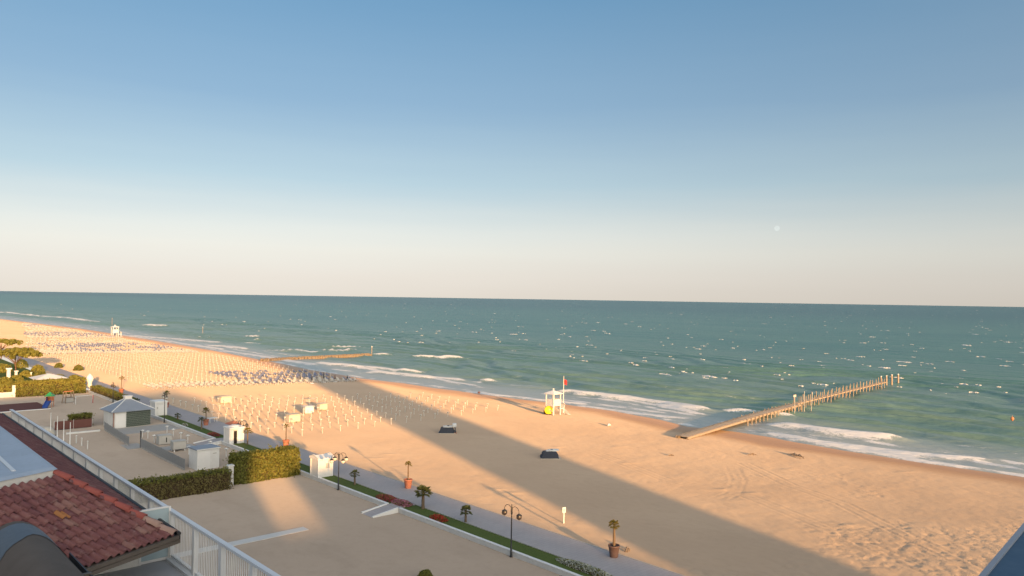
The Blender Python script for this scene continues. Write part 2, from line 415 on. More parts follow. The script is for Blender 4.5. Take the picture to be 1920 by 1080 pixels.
m = NB('whitecap_foam'); n1 = m.noise(m.pos(), 1.2, 3); m.color(m.mix(n1, (.55, .58, .57), (.75, .75, .73))).set(rough=.85, spec=.1); M['foam'] = m.mat

# ------------------------------------------------------------------ the setting: ground, beach, sea
def grid(name, XX, YY, ZZ, mat, attrs=None, smooth=True):
    ny, nx = XX.shape
    co = np.stack([XX, YY, ZZ], -1).reshape(-1, 3)
    i = np.arange(ny*nx).reshape(ny, nx)
    q = np.stack([i[:-1, :-1], i[:-1, 1:], i[1:, 1:], i[1:, :-1]], -1).reshape(-1, 4)
    me = bpy.data.meshes.new(name); me.vertices.add(len(co)); me.vertices.foreach_set('co', co.ravel())
    me.loops.add(q.size); me.loops.foreach_set('vertex_index', q.ravel().astype(np.int32))
    me.polygons.add(len(q)); me.polygons.foreach_set('loop_start', np.arange(0, q.size, 4, dtype=np.int32))
    me.polygons.foreach_set('use_smooth', np.full(len(q), smooth)); me.update(calc_edges=True)
    for k, a in (attrs or {}).items():
        at = me.attributes.new(k, 'FLOAT', 'POINT'); at.data.foreach_set('value', a.ravel().astype(np.float32))
    me.materials.append(mat); o = bpy.data.objects.new(name, me); COL.objects.link(o); o['kind'] = 'structure'; return o
def geo(a, b, n): return a*(b/a)**(np.arange(1, n+1)/n)

# yard ground: one sheet to the horizon on the land side
gx = np.concatenate([-geo(80, 60000, 14)[::-1], np.linspace(-80, 10, 19), np.linspace(11, X_WALL+.1, 90)])
gy = np.concatenate([-geo(60, 60000, 14)[::-1], np.linspace(-60, 30, 19), np.linspace(30.5, 200, 340), 200+geo(1, 60000, 40)])
XX, YY = np.meshgrid(gx, gy)
ZZ = (fbm(XX*.35, YY*.35, 3, 3)-.5)*.05*((XX > 10) & (YY > 20) & (YY < 230)) - 0.01*0
ZZ = ZZ - np.clip(YY-400, 0, None)*0.0
ground = grid('ground', XX, YY, ZZ, M['yard_sand'])

# beach
X0 = X_SAND
bu = np.concatenate([np.linspace(0, 70, 281), np.linspace(70.5, 84, 28), geo(1, 40, 6)+84])
by = np.concatenate([-geo(40, 60000, 20)[::-1], np.linspace(-38, 18, 20), np.arange(18.2, 95, .2), np.arange(95, 190, .4), np.arange(190, 330, 1.2), np.arange(332, 900, 5), 900+geo(10, 60000, 25)])
UU, YY = np.meshgrid(bu, by); XX = UU+X0
SX = shore(YY); ZZ = 0.39 - UU*(0.39-SEA_Z)/(SX-X_SAND)
ds = SX-XX                                               # metres inland of the waterline
dry = sstep(3, 14, ds)
ZZ = ZZ + dry*((fbm(XX*.12, YY*.12, 5, 3)-.5)*.12 + (fbm(XX*.55, YY*.55, 9, 3)-.5)*.045 + (fbm(XX*1.6, YY*1.6, 15, 2)-.5)*.022)
ZZ = ZZ + sstep(8, 3.5, ds)*sstep(0, 2.5, ds)*.10                       # berm at the swash line
patchy = sstep(.48, .68, fbm(XX*.07, YY*.07, 21, 3))*sstep(62, 30, YY)*dry + .18*dry*sstep(120, 40, YY)
foot = vnoise(XX*2.1, YY*1.6, 31); foot2 = vnoise(XX*2.9, YY*2.4, 33)
ZZ = ZZ - patchy*(sstep(.62, .9, foot)*.035 + sstep(.62, .9, foot2)*.045)
def rut(pts, half, depth, gauge=1.6):
    global ZZ
    w_ = [G(*q) for q in pts]
    for a, b in zip(w_, w_[1:]):
        ax, ay = a[0], a[1]; dx, dy = b[0]-ax, b[1]-ay; L2 = dx*dx+dy*dy; L = math.sqrt(L2)
        t = np.clip(((XX-ax)*dx + (YY-ay)*dy)/L2, 0, 1)
        side = ((XX-ax)*dy - (YY-ay)*dx)/L
        along = np.hypot(XX-ax-t*dx, YY-ay-t*dy)
        for s_ in (-gauge/2, gauge/2):
            d_ = np.abs(side-s_); ok = (along < gauge+half*3) & (t > 0) & (t < 1)
            ZZ = ZZ - ok*depth*(np.exp(-(d_/half)**2) - .6*np.exp(-((d_-2.2*half)/half)**2))*(.55+.6*vnoise(XX*.8, YY*.8, 77))
rut([(1395, 868), (1480, 910), (1580, 945), (1690, 1000), (1790, 1048), (1860, 1085)], .14, .04)
rut([(1300, 868), (1345, 860), (1352, 851), (1330, 843)], .15, .012)
rut([(1372, 875), (1385, 900), (1375, 925), (1352, 935)], .15, .012)
rut([(1120, 850), (1250, 900), (1400, 930), (1600, 1010), (1750, 1075)], .14, .035)
for q in [(870, 830), (900, 822), (1000, 845), (1050, 838), (1160, 838), (1180, 868), (1255, 812), (1120, 800), (1410, 925), (1350, 918), (1590, 985), (1700, 885), (1480, 880), (700, 860), (730, 852), (960, 925), (930, 918)]:
    a = G(*q); e = (XX-a[0])*.5+(YY-a[1])*.86; f = (XX-a[0])*.86-(YY-a[1])*.5
    ZZ = ZZ + .055*np.exp(-(e/.5)**2-(f/1.1)**2)
wet = sstep(9.5, 3.0, ds + (fbm(XX*.08, YY*.05, 41, 3)-.5)*9)
beach = grid('beach', XX, YY, ZZ, M['sand'], {'wet': wet, 'trodden': np.clip(patchy, 0, 1)})

# sea
BREAK = [([(600,680),(660,687),(740,693),(800,698)],1.5,.35), ([(700,697),(770,704),(875,714)],1.5,.35), ([(925,714),(935,715)],1.2,.3), ([(905,713),(932,716)],1.0,.3),
 ([(1045,735),(1110,741),(1180,748),(1260,759),(1335,770)],1.7,.5), ([(1362,771),(1420,776)],1.6,.6), ([(1425,776),(1488,781)],1.7,.6),
 ([(1450,797),(1520,806),(1600,815),(1690,825)],1.7,.55), ([(1430,812),(1510,824),(1600,838),(1700,850),(1860,862)],1.3,.25),
 ([(778,669),(830,670),(875,672)],1.6,.6), ([(604,656),(672,657)],1.7,.5), ([(596,650),(612,650)],1.3,.4), ([(625,650),(690,652)],1.0,.3), ([(505,657),(560,658),(598,660)],1.6,.4),
 ([(703,664),(735,665)],1.6,.5), ([(275,610),(318,612)],2.4,.6), ([(0,585),(30,588),(70,592)],2.4,.4), ([(70,592),(130,596),(190,604)],2.4,.3),
 ([(250,630),(330,636),(420,643)],1.8,.3), ([(360,633),(400,633)],1.6,.4), ([(458,630),(492,631)],2.0,.5), ([(462,637),(490,637)],1.8,.5), ([(465,643),(490,644)],1.8,.4),
 ([(390,648),(430,650),(470,655)],1.6,.3), ([(1160,748),(1270,766),(1330,779)],1.0,.15), ([(880,734),(960,744),(1020,750),(1100,757)],1.1,.12),
 ([(1085,760),(1200,775),(1300,785)],1.0,.12), ([(1480,819),(1600,843),(1750,866),(1850,880)],.9,.12), ([(640,684),(700,693),(800,707),(900,724)],1.0,.12), ([(420,657),(520,672),(600,684)],1.4,.15),
 ([(230,628),(330,642),(420,655)],1.5,.15)]
su = np.concatenate([np.arange(0, 70, .55), np.arange(70, 190, 1.1), 190+geo(3, 60000, 60)])
sy = np.concatenate([-geo(10, 60000, 34)[::-1], np.arange(-8, 20, 2), np.arange(20, 130, .55), np.arange(130, 270, .8), np.arange(270, 620, 2), np.arange(622, 900, 5), 900+geo(12, 60000, 45)])
UU, YY = np.meshgrid(su, sy); XX = shore(YY) - 5 + UU; off = UU-5
ph = fbm(XX*.03, YY*.014, 51, 3)*15 + YY*.012
env = sstep(10, 30, off)*sstep(190, 110, off)*(.35+1.0*fbm(XX*.03, YY*.015, 55, 2))
ph2 = 2*math.pi*(off/13.0)+ph*2.4
ZZ = SEA_Z + env*.30*(np.sin(ph2)+.3*np.sin(2*ph2+.6)) + env*(fbm(XX*.4, YY*.16, 57, 3)-.5)*.55
foam = np.zeros_like(XX)
for pts, hw, ht in BREAK:
    wp = sorted([tuple(P(x, y, SEA_Z)[:2]) for x, y in pts], key=lambda q: q[1])
    yy = [q[1] for q in wp]; xx = [q[0] for q in wp]
    ends = sstep(yy[0]-3, yy[0]+3, YY)*sstep(yy[-1]+3, yy[-1]-3, YY)
    xb = np.interp(YY, yy, xx) + (fbm(YY*.12, YY*0+.3, 61, 3)-.5)*2.4
    d = XX-xb
    wob = .45+1.1*vnoise(YY*.25, YY*0+.7, 63)
    prof = np.where(d < 0, np.exp(-(d/(hw*1.5*wob))**2), np.exp(-(d/(hw*.55))**2))
    ZZ = ZZ + ends*ht*prof*1.5
    foam = np.maximum(foam, ends*(prof*(.42+.26*wob) + .38*np.where(d < 0, np.exp(-(d/(hw*5))**2), 0)))
# lacy foam over the shallows and at the water's edge
edge = np.exp(-((off-.8-1.6*fbm(YY*.05, YY*0+2, 71, 3))/.9)**2)*.55*sstep(.3, .6, vnoise(YY*.11, YY*0+4, 73))
for o0, amp, sd_ in ((2.2, .95, 81), (6.4, .90, 83), (11.5, .82, 85), (18.0, .62, 87)):
    cl_ = o0 + 3.2*(fbm(YY*.045, YY*0+sd_, sd_, 3)-.5)*(1+o0*.12); dd_ = off-cl_
    line = np.where(dd_ < 0, np.exp(-(dd_/1.9)**2), np.exp(-(dd_/.8)**2))*(.35+.9*vnoise(YY*.35, YY*0+sd_, sd_+1))*sstep(.25, .55, vnoise(YY*.06, YY*0+sd_, sd_+2))
    foam = np.maximum(foam, amp*line)
lacy = sstep(24, 6, off)*sstep(-1, 3, off)*(.10+.30*sstep(.45, .7, fbm(XX*.16, YY*.05, 75, 3)))
foam = np.maximum(foam, np.maximum(edge, lacy))
for (px, py_, rx, ry, a) in [(1285, 730, 14, 5, .36), (1350, 742, 20, 5, .28), (960, 705, 18, 6, .3), (885, 676, 14, 6, .25), (720, 669, 14, 8, .25), (1760, 850, 6, 10, .25)]:
    q = P(px, py_, SEA_Z); foam = np.maximum(foam, a*np.exp(-((XX-q[0])/ry)**2-((YY-q[1])/rx)**2))
ZZ = np.where(off > 400, SEA_Z, ZZ)
sea = grid('sea', XX, YY, ZZ, M['sea'], {'foam': foam, 'offshore': off})

# whitecaps scattered over the open water: low breaking crests
mb = MB()
cnt = 0
while cnt < 620:
    D = FPX*22.3/(random.uniform(0, 1)**1.5*170+8); a = random.uniform(-.70, .70)
    X = D*(math.sin(YAW)+a*math.cos(YAW)); Y = D*(math.cos(YAW)-a*math.sin(YAW))
    if X < float(shore(Y))+75: continue
    big = random.random()**2.2
    L = (.7+2.7*big)*(1+D/1100); h = (.07+.14*big)*(1+D/1300); wd = .3+.5*big
    az = math.radians(random.gauss(8, 14)); ca, sa = math.cos(az), math.sin(az)
    for fr in range(1 if D > 900 else random.choice((1, 2, 2, 3))):
        n = 7; vs = []; L_ = L*random.uniform(.35, 1.0); oy = random.uniform(-L, L)*.6 if fr else 0; ox0 = random.uniform(-1.6, .6)*wd if fr else 0
        for i in range(n+1):
            t = i/n*2-1; k = max(.03, (1-t*t))*random.uniform(.35, 1.2)
            for (ox, oz) in ((-wd*1.2*k, -.12), (-wd*.25*k, h*k*.7), (wd*.2*k, h*k), (wd*.5*k, -.12)):
                y = oy+t*L_/2+random.gauss(0, .06); x = ox0 + ox + random.gauss(0, .10) + .35*math.sin(t*3+fr)
                vs.append((X+x*ca+y*sa, Y-x*sa+y*ca, SEA_Z+.05+oz))
        mb.add(vs, [(i*4+j, i*4+j+1, i*4+j+5, i*4+j+4) for i in range(n) for j in range(3)], 0, True)
    cnt += 1
wc = mb.build('whitecap_foam', M['foam']); wc['kind'] = 'stuff'; wc['label'] = 'small white crests scattered over the open teal sea'

# lawn strip, promenade, kerbs
def strip(name, x0, x1, y0, y1, z, mat, thick=.6):
    o = MB().box(x0, x1, y0, y1, z-thick, z).build(name, mat); o['kind'] = 'structure'; return o
Y_R1, Y_R2 = (61.9, 64.0), (105.8, 108.4)                # openings for the two ramps
o = MB().box(-30, X_WALL-.02, 181, 300, -.3, .06).build('lawn', M['lawn']); o['kind'] = 'structure'
strip('promenade', X_PROM, X_SAND, -60, 900, .42, M['paving'])
for a, b in ((-60, Y_R1[0]), (Y_R1[1], Y_R2[0]), (Y_R2[1], 178)): strip('lawn', X_LAWN+.002, X_PROM-.1, a+.002, b-.002, .38, M['lawn'])
for a, b in (Y_R1, Y_R2): strip('path', X_WALL+.002, X_PROM-.1, a+.1, b-.1, .41, M['paving'])
mb = MB()
for a, b in ((-60, Y_R1[0]), (Y_R1[1], Y_R2[0]), (Y_R2[1], 178)): mb.box(X_PROM-.097, X_PROM-.002, a, b, .0, .445)
k = mb.build('kerb', M['concrete']); k['kind'] = 'structure'
k = MB().box(X_SAND+.002, X_SAND+.14, -60, 900, -.2, .44).build('kerb', M['concrete']); k['kind'] = 'structure'
# ------------------------------------------------------------------ hotel blocks behind the viewpoint
def hotel(label, x0, x1, y0, y1, h, storeys, cat='hotel building', stair=None):
    t = thing('hotel_building', label, cat, (0, 0, 0))
    b = MB().box(x0, x1, y0, y1, -.3, h)
    b.build('wall', M['facade'], t)
    MB().box(x0+.25, x1-.25, y0+.25, y1-.25, h, h+.02).build('roof', M['concrete'], t)
    sh = h/storeys; w0 = {}
    for s in range(storeys):
        z = s*sh+sh*.3
        for (fx, n0, n1, ax) in ((x1, y0, y1, 0), (y1, x0, x1, 1)):
            nn = max(1, int((n1-n0)/5))
            for i in range(nn):
                c = n0+(i+.5)*(n1-n0)/nn
                if ax not in w0:
                    wb = MB()
                    if ax == 0: wb.box(0, .012, -.8, .8, 0, 1.5, 0).box(0, .06, -.92, .92, -.1, -.002, 1).box(.013, .03, -.03, .03, 0, 1.5, 1)
                    else: wb.box(-.8, .8, 0, .012, 0, 1.5, 0).box(-.92, .92, 0, .06, -.1, -.002, 1).box(-.03, .03, .013, .03, 0, 1.5, 1)
                    o = w0[ax] = wb.build('window', [M['window_dark'], M['white']], t)
                else: o = w0[ax].copy(); COL.objects.link(o)
                o.location = (fx, c, z) if ax == 0 else (c, fx, z)
    if stair:
        MB().box(*stair).build('stair_tower', M['facade'], t); MB().box(stair[0]-.1, stair[1]+.1, stair[2]-.1, stair[3]+.1, stair[5]+.002, stair[5]+.1).build('stair_roof', M['concrete'], t)
    return t
hotel('long low hotel block beside the sea front', 6.9, 13.1, -125, -29.2, 14.9, 5)
hotel('wide pale hotel block south of the tiled roof', -45, 3.75, -26, -6, 22.1, 7)
hotel('small low annex between two hotel blocks', 1.8, 7.6, -29.15, -27, 11.4, 4)
hotel('tall narrow hotel tower on the sea front', 22.4, 30.7, -75, -55, 35.4, 12)
# ------------------------------------------------------------------ white boundary wall and ramps
t = thing('boundary_wall', 'long low whitewashed wall between the sandy yards and the lawn strip', 'wall')
for a, b in ((-40, Y_R1[0]), (Y_R1[1], Y_R2[0]), (Y_R2[1], 178)):
    MB().box(X_WALL, X_LAWN, a, b, -.2, .40).build('wall', M['wall_white'], t)
    MB().box(X_WALL-.03, X_LAWN+.0015, a, b, .402, .46).build('coping', M['white_trim'], t)
def ramp(y0, y1, label):
    t = thing('ramp', label, 'ramp')
    x0, x1 = X_WALL-2.9, X_WALL-.035
    MB().add([(x0,y0+.2,-.1),(x1,y0+.2,-.1),(x1,y0+.2,.405),(x0,y0+.2,.02),(x0,y1-.2,-.1),(x1,y1-.2,-.1),(x1,y1-.2,.405),(x0,y1-.2,.02)],
        [(0,1,2,3),(7,6,5,4),(3,2,6,7),(0,3,7,4),(1,5,6,2)]).build('ramp_slab', M['paving'], t)
    for ya, yb in ((y0, y0+.19), (y1-.19, y1)):
        MB().add([(x0,ya,-.1),(x1,ya,-.1),(x1,ya,.50),(x0,ya,.14),(x0,yb,-.1),(x1,yb,-.1),(x1,yb,.50),(x0,yb,.14)],
            [(0,1,2,3),(7,6,5,4),(3,2,6,7),(0,3,7,4),(1,5,6,2)]).build('side_curb', M['white_trim'], t)
ramp(Y_R1[0], Y_R1[1], 'short paved ramp with white curbs beside the red and pink flower beds')
ramp(Y_R2[0]-.1, Y_R2[1]+.1, 'paved ramp with white curbs leading up to the white kiosk with a dark doorway')

# ------------------------------------------------------------------ leaf clouds
def leaf_quads(mb, pts, nrm, size, mi=0, flop=.9):
    n = len(pts); vs = []; fs = []
    r = RNG.normal(size=(n, 3))*flop + nrm; r /= np.linalg.norm(r, axis=1)[:, None]
    a = np.cross(r, RNG.normal(size=(n, 3))); a /= np.linalg.norm(a, axis=1)[:, None]; b = np.cross(r, a)
    s = size*RNG.uniform(.6, 1.4, size=(n, 1))
    q = np.stack([pts-a*s*.5, pts+b*s*.28+a*s*.05, pts+a*s*.62, pts-b*s*.28+a*s*.05], 1).reshape(-1, 3)
    o = len(mb.v); mb.v += [tuple(x) for x in q.tolist()]
    mb.f += [[o+4*i, o+4*i+1, o+4*i+2, o+4*i+3] for i in range(n)]; mb.m += [mi]*n; mb.sm += [False]*n
def hedge(name, label, x0, x1, y0, y1, h, n, z0=0.0, mats=('hedge_leaf', 'hedge_dry'), drytop=.75, cat='hedge', size=.2, rz=0.0, core='brown_hedge'):
    t = thing(name, label, cat, ((x0+x1)/2, (y0+y1)/2, z0), rz)
    hx, hy = (x1-x0)/2, (y1-y0)/2
    mb = MB().box(-hx+.12, hx-.12, -hy+.12, hy-.12, 0, h-.15, 0, .12); mb.build('branches', M[core], t)
    A = [2*hx*h, 2*hx*h, 2*hy*h, 2*hy*h, 4*hx*hy]; A = np.array(A)/sum(A)
    side = RNG.choice(5, n, p=A); u = RNG.uniform(-1, 1, n); v = RNG.uniform(0, 1, n); w_ = RNG.uniform(-1, 1, n)
    wob = lambda a, b: (fbm(a*1.3+x0, b*1.3+y0, 91, 3)-.5)*.55
    p = np.zeros((n, 3)); nr = np.zeros((n, 3))
    for s_, (ax, sg) in enumerate(((1, -1), (1, 1), (0, -1), (0, 1))):
        k = side == s_; oth = 1-ax; H2 = (hx, hy)
        p[k, oth] = u[k]*H2[oth]; p[k, ax] = sg*(H2[ax]+wob(u[k]*H2[oth], v[k]*h)); p[k, 2] = v[k]*h; nr[k, ax] = sg
    k = side == 4; p[k, 0] = u[k]*hx; p[k, 1] = w_[k]*hy; p[k, 2] = h+wob(u[k]*hx, w_[k]*hy)*.8; nr[k, 2] = 1
    p += RNG.normal(size=(n, 3))*.06
    sp = RNG.uniform(size=n) < .10; p[sp] += nr[sp]*RNG.exponential(.13, (sp.sum(), 1))
    top = p[:, 2] > h*drytop
    mb = MB(); leaf_quads(mb, p[top], nr[top], size, 0); leaf_quads(mb, p[~top], nr[~top], size, 1)
    o = mb.build('foliage', [M[mats[0]], M[mats[1]]], t); o['kind'] = 'stuff'
    return t
hedge('clipped_hedge', 'low clipped hedge with green top and brown sides in front of the white shed', 19.5, 33.35, 80.7, 82.2, 2.05, 9000, drytop=.86)
hedge('clipped_hedge', 'tall bushy green hedge next to the pale gate post, catching the low sun', 34.45, 41.9, 82.1, 83.9, 3.1, 12000, mats=('hedge_leaf', 'hedge_leaf'), size=.26)
hedge('clipped_hedge', 'long sunlit hedge wall behind the playground slide', 29.5, 41.6, 176.2, 177.8, 3.0, 9000, mats=('pine_leaf', 'hedge_leaf'), size=.3, drytop=.7)
hedge('clipped_hedge', 'low yellow-green hedge at the left edge of the picture', 22, 29.2, 178.5, 180.5, 2.2, 4500, mats=('pine_leaf', 'pine_leaf'), size=.3)
hedge('clipped_hedge', 'low hedge running along the promenade beyond the grey pavilion roof', 42.5, 43.9, 150, 176, 1.1, 6000, z0=.36, mats=('hedge_leaf', 'hedge_dry'), size=.25)
hedge('clipped_hedge', 'brownish hedge behind the four white poles', 29.2, 32.3, 132.4, 133.4, 1.9, 3000, mats=('hedge_leaf', 'hedge_dry'), size=.22)
def bush(label, x, y, z0, r, h, n, mat='hedge_leaf', size=.16, name='round_bush', cat='bush'):
    t = thing(name, label, cat, (x, y, z0))
    MB().tube([(0,0,-.05),(0,0,h*.5)], [.06, .04], 6).build('stem', M['bark'], t)
    d = RNG.normal(size=(n, 3)); d /= np.linalg.norm(d, axis=1)[:, None]; d[:, 2] = np.abs(d[:, 2])*1.0-.15
    rad = RNG.uniform(.55, 1.0, n)**.5*(1+.3*(fbm(d[:, 0]*2+x, d[:, 1]*2+y, 93, 2)-.5))
    p = d*rad[:, None]*np.array([r, r, h*.85]); p[:, 2] += h*.15
    mb = MB(); leaf_quads(mb, p, d, size); mb.build('foliage', M[mat], t); return t
b_ = P(797, 1085, .2); bush('round green bush at the bottom edge in the shaded sandy yard', b_[0], b_[1], 0, .62, 1.0, 1600)

# ------------------------------------------------------------------ palms
def palm_parts(t, h, crown, n, trunk_r, mat, lean=0.0, droop=.5, blades=9):
    th = h-crown*.35
    pts = [(lean*th*(i/6)**2, 0, th*i/6) for i in range(7)]
    rad = [trunk_r*(1.25-.35*i/6)*(1+.12*(i % 2)) for i in range(7)]
    MB().tube(pts, rad, 8).build('trunk', M['bark'], t)
    mb = MB(); top = Vector(pts[-1])
    for i in range(n):
        a = i*2.399+random.uniform(-.3, .3); e = 1.25-1.75*(i/n)+random.uniform(-.15, .15)
        L = crown*.5*random.uniform(.85, 1.1)
        d = Vector((math.cos(a)*math.cos(e), math.sin(a)*math.cos(e), math.sin(e)))
        pe = top+d*L*.5
        mb.tube([top, top+d*L*.3, pe], [.02, .014, .010], 4)
        side = d.cross(Vector((0, 0, 1))); side = side.normalized() if side.length > .05 else Vector((1, 0, 0))
        up = side.cross(d).normalized()
        for k in range(blades):
            g = (k/(blades-1)-.5)*2.5
            bd = (d*math.cos(g)+side*math.sin(g)).normalized(); bl = L*.62*(1-.25*abs(g)/1.25)
            m1 = pe+bd*bl*.55; m2 = pe+bd*bl+Vector((0, 0, -droop*bl*.55)); ww = bd.cross(up).normalized()*bl*.085
            mb.add([pe, m1+ww, m2, m1-ww], [(0, 1, 2), (0, 2, 3)])
    mb.build('crown', M[mat], t)
def palm(label, px, base, top, crown, n=16, trunk_r=.11, mat='palm_leaf', lean=0.0, pot=None, cat='palm tree', xy=None):
    X, Y, z0 = G(px, base) if xy is None else (*xy, ground_z(*xy))
    z0 = .37 if X_WALL < X < X_PROM else z0
    h = hgt(X, Y, z0, top)
    t = thing('potted_palm' if pot else 'palm_tree', label, 'potted palm' if pot else cat, (X, Y, z0), random.uniform(0, 6.28))
    if pot:
        pr, ph, pm = pot
        MB().lathe([(pr*.72, 0), (pr*.8, ph*.3), (pr*.95, ph*.85), (pr*1.04, ph*.87), (pr*1.04, ph), (pr*.9, ph), (pr*.9, ph*.9)], n=16).build('pot', M[pm], t)
        MB().lathe([(pr*.88, ph*.86), (pr*.5, ph*.9), (.01, ph*.91)], n=12).build('soil', M['soil'], t)
        pr2 = bpy.data.objects.new('plant', None); COL.objects.link(pr2); pr2.parent = t; pr2.location.z = ph*.88
        palm_parts(pr2, h-ph*.88, crown, n, trunk_r, mat, lean)
    else: palm_parts(t, h, crown, n, trunk_r, mat, lean)
    return t
palm('potted palm with yellowing crown in a terracotta pot beside the ramp', 765, 915, 865, .85, 18, .06, 'palm_yellow', pot=(.46, .95, 'terracotta'))
palm('potted palm in a brown pot at the sand edge nearest the bottom of the picture', 1151, 1044, 976, 1.0, 20, .085, 'palm_yellow', pot=(.46, .95, 'pot_dark'))
palm('potted palm in an orange pot just behind the tall bushy hedge', 536, 838, 795, .9, 14, .06, 'palm_yellow', pot=(.46, .95, 'terracotta'))
palm('leaning potted palm in a terracotta pot with its crown against the sunlit sand', 386, 797, 765, 1.3, 16, .06, 'palm_yellow', lean=.1, pot=(.46, .9, 'terracotta'))
palm('potted palm in a terracotta pot behind the tall lamp near the grey pavilion', 312, 764, 733, 1.2, 16, .06, 'palm_leaf', pot=(.46, .9, 'terracotta'))
palm('tall thin potted palm in sunlight at the far end of the paved walk', 227, 738, 706, 1.2, 14, .07, 'palm_yellow', lean=.05, pot=(.5, .95, 'terracotta'))
palm('largest lawn palm, with several leaf heads, next to the pink flower bed', 793, 953, 912, 1.75, 34, .13, 'palm_leaf')
palm('small green lawn palm left of the tall two-armed lamp', 873, 979, 949, 1.25, 22, .09, 'palm_leaf')
palm('little lawn palm to the right of the lamp by the white hut', 665, 908, 882, 1.15, 18, .09, 'palm_leaf')
palm('golden lawn palm lit by the sun beside the kiosk with a dark doorway', 464, 833, 802, 1.35, 16, .08, 'palm_yellow')
palm('dark lawn palm on the strip left of the kiosk with a dark doorway', 378, 804, 782, 1.2, 18, .1, 'palm_leaf')
palm('stubby lawn palm halfway between the pavilion and the kiosk', 333, 786, 775, 1.2, 16, .1, 'palm_leaf')
palm('lawn palm standing just in front of the white hut by the pavilion', 294, 777, 753, 1.3, 18, .1, 'palm_leaf')
palm('small palm peeping over the grey pavilion roof', 256, 759, 747, 1.4, 16, .1, 'palm_leaf')

# ------------------------------------------------------------------ flower beds
def bed(label, px, py, rx, ry, mat, n, h=.28, size=.12):
    X, Y, z = G(px, py); X = min(max(X, X_LAWN+rx+.05), X_PROM-.1-rx)
    t = thing('flower_bed', label, 'flower bed', (X, Y, .385))
    MB().lathe([(1, -.01), (.9, h*.35), (.5, h*.55), (.02, h*.6)], n=14).build('soil', M['soil'], t).scale = (rx, ry, 1)
    r = np.sqrt(RNG.uniform(0, 1, n)); a = RNG.uniform(0, 6.283, n)
    p = np.stack([r*np.cos(a)*rx, r*np.sin(a)*ry, h*(1-r**3)*RNG.uniform(.6, 1.1, n)+.03], 1); nr = np.tile([0, 0, 1.0], (n, 1))
    k = RNG.uniform(size=n) < .35
    mb = MB(); leaf_quads(mb, p[~k], nr[~k], size); mb.build('blossoms', M[mat], t)
    mb = MB(); leaf_quads(mb, p[k], nr[k], size); mb.build('leaves', M['hedge_leaf'], t)
bed('dark red flower bed on the left side of the short ramp', 722, 935, .8, 1.6, 'flower_maroon', 2200)
bed('pink flower bed on the right side of the short ramp', 757, 943, .8, 1.5, 'flower_pink', 2200)
bed('bright red oval flower bed in the lawn between two palms', 820, 973, .6, 1.25, 'flower_red', 1800)
bed('long bed of white flowers at the bottom edge beside the promenade', 1105, 1066, .55, 3.2, 'flower_white', 3200, .35)
bed('maroon flower bed beside the kiosk with a dark doorway', 400, 815, .75, 1.6, 'flower_maroon', 1200)
bed('small pale flower clump in the lawn by the dark palm', 346, 797, .4, .8, 'flower_white', 350)

# ------------------------------------------------------------------ lamps
def lamp(label, px, base, top, arms, glass, xy=None):
    X, Y, z0 = G(px, base) if xy is None else (*xy, ground_z(*xy)); h = hgt(X, Y, z0, top)
    t = thing('street_lamp', label, 'street lamp', (X, Y, z0))
    MB().lathe([(.12, 0), (.12, .1), (.085, .16), (.085, .75), (.06, .8), (.05, h*.6), (.042, h*.8), (.075, h*.81), (.08, h*.93), (.05, h*.945), (.028, h*.97), (.045, h*.985), (.005, h)], n=10).build('post', M['black_metal'], t)
    for k in range(arms):
        a = -math.pi/2 + k*2*math.pi/arms; c, s_ = math.cos(a), math.sin(a); R_ = .88
        pts = [(c*.05, s_*.05, h*.87)] + [(c*(R_/2-R_/2*math.cos(q)), s_*(R_/2-R_/2*math.cos(q)), h*.87+.42*math.sin(q)) for q in np.linspace(.25, math.pi, 9)] + [(c*R_, s_*R_, h*.87-.12)]
        ar = MB().tube(pts, .024, 6).build('arm', M['black_metal'], t)
        MB().lathe([(.04, .12), (.07, .08), (.2, .0), (.235, -.06), (.22, -.07)], (c*R_, s_*R_, h*.87-.14), 12).build('lamp_cap', M['black_metal'], ar)
        MB().lathe([(.21, -.07), (.235, -.16), (.2, -.29), (.1, -.38), (.02, -.41)], (c*R_, s_*R_, h*.87-.14), 12).build('lamp_globe', M[glass], ar)
    return t
lamp('tall black two-armed street lamp with hanging lanterns nearest the bottom of the picture', 960, 1043, 945, 2, 'lantern', xy=(42.05, 45.5))
lamp('black four-armed street lamp with globes coloured as sunlit beside the white hut', 641, 918, 848, 4, 'sunlit_globe', xy=(42.05, 73.2))
lamp('black street lamp standing right behind the kiosk with a dark doorway', 448, 825, 790, 4, 'lantern', xy=(44.6, 105.0))
lamp('tall lamp on the white wall next to the grey pavilion', 313, 790, 734, 2, 'sunlit_globe', xy=(42.05, 129))
lamp('distant street lamp beside the bush at the promenade corner', 215, 752, 716, 2, 'lantern', xy=(42.05, 158))

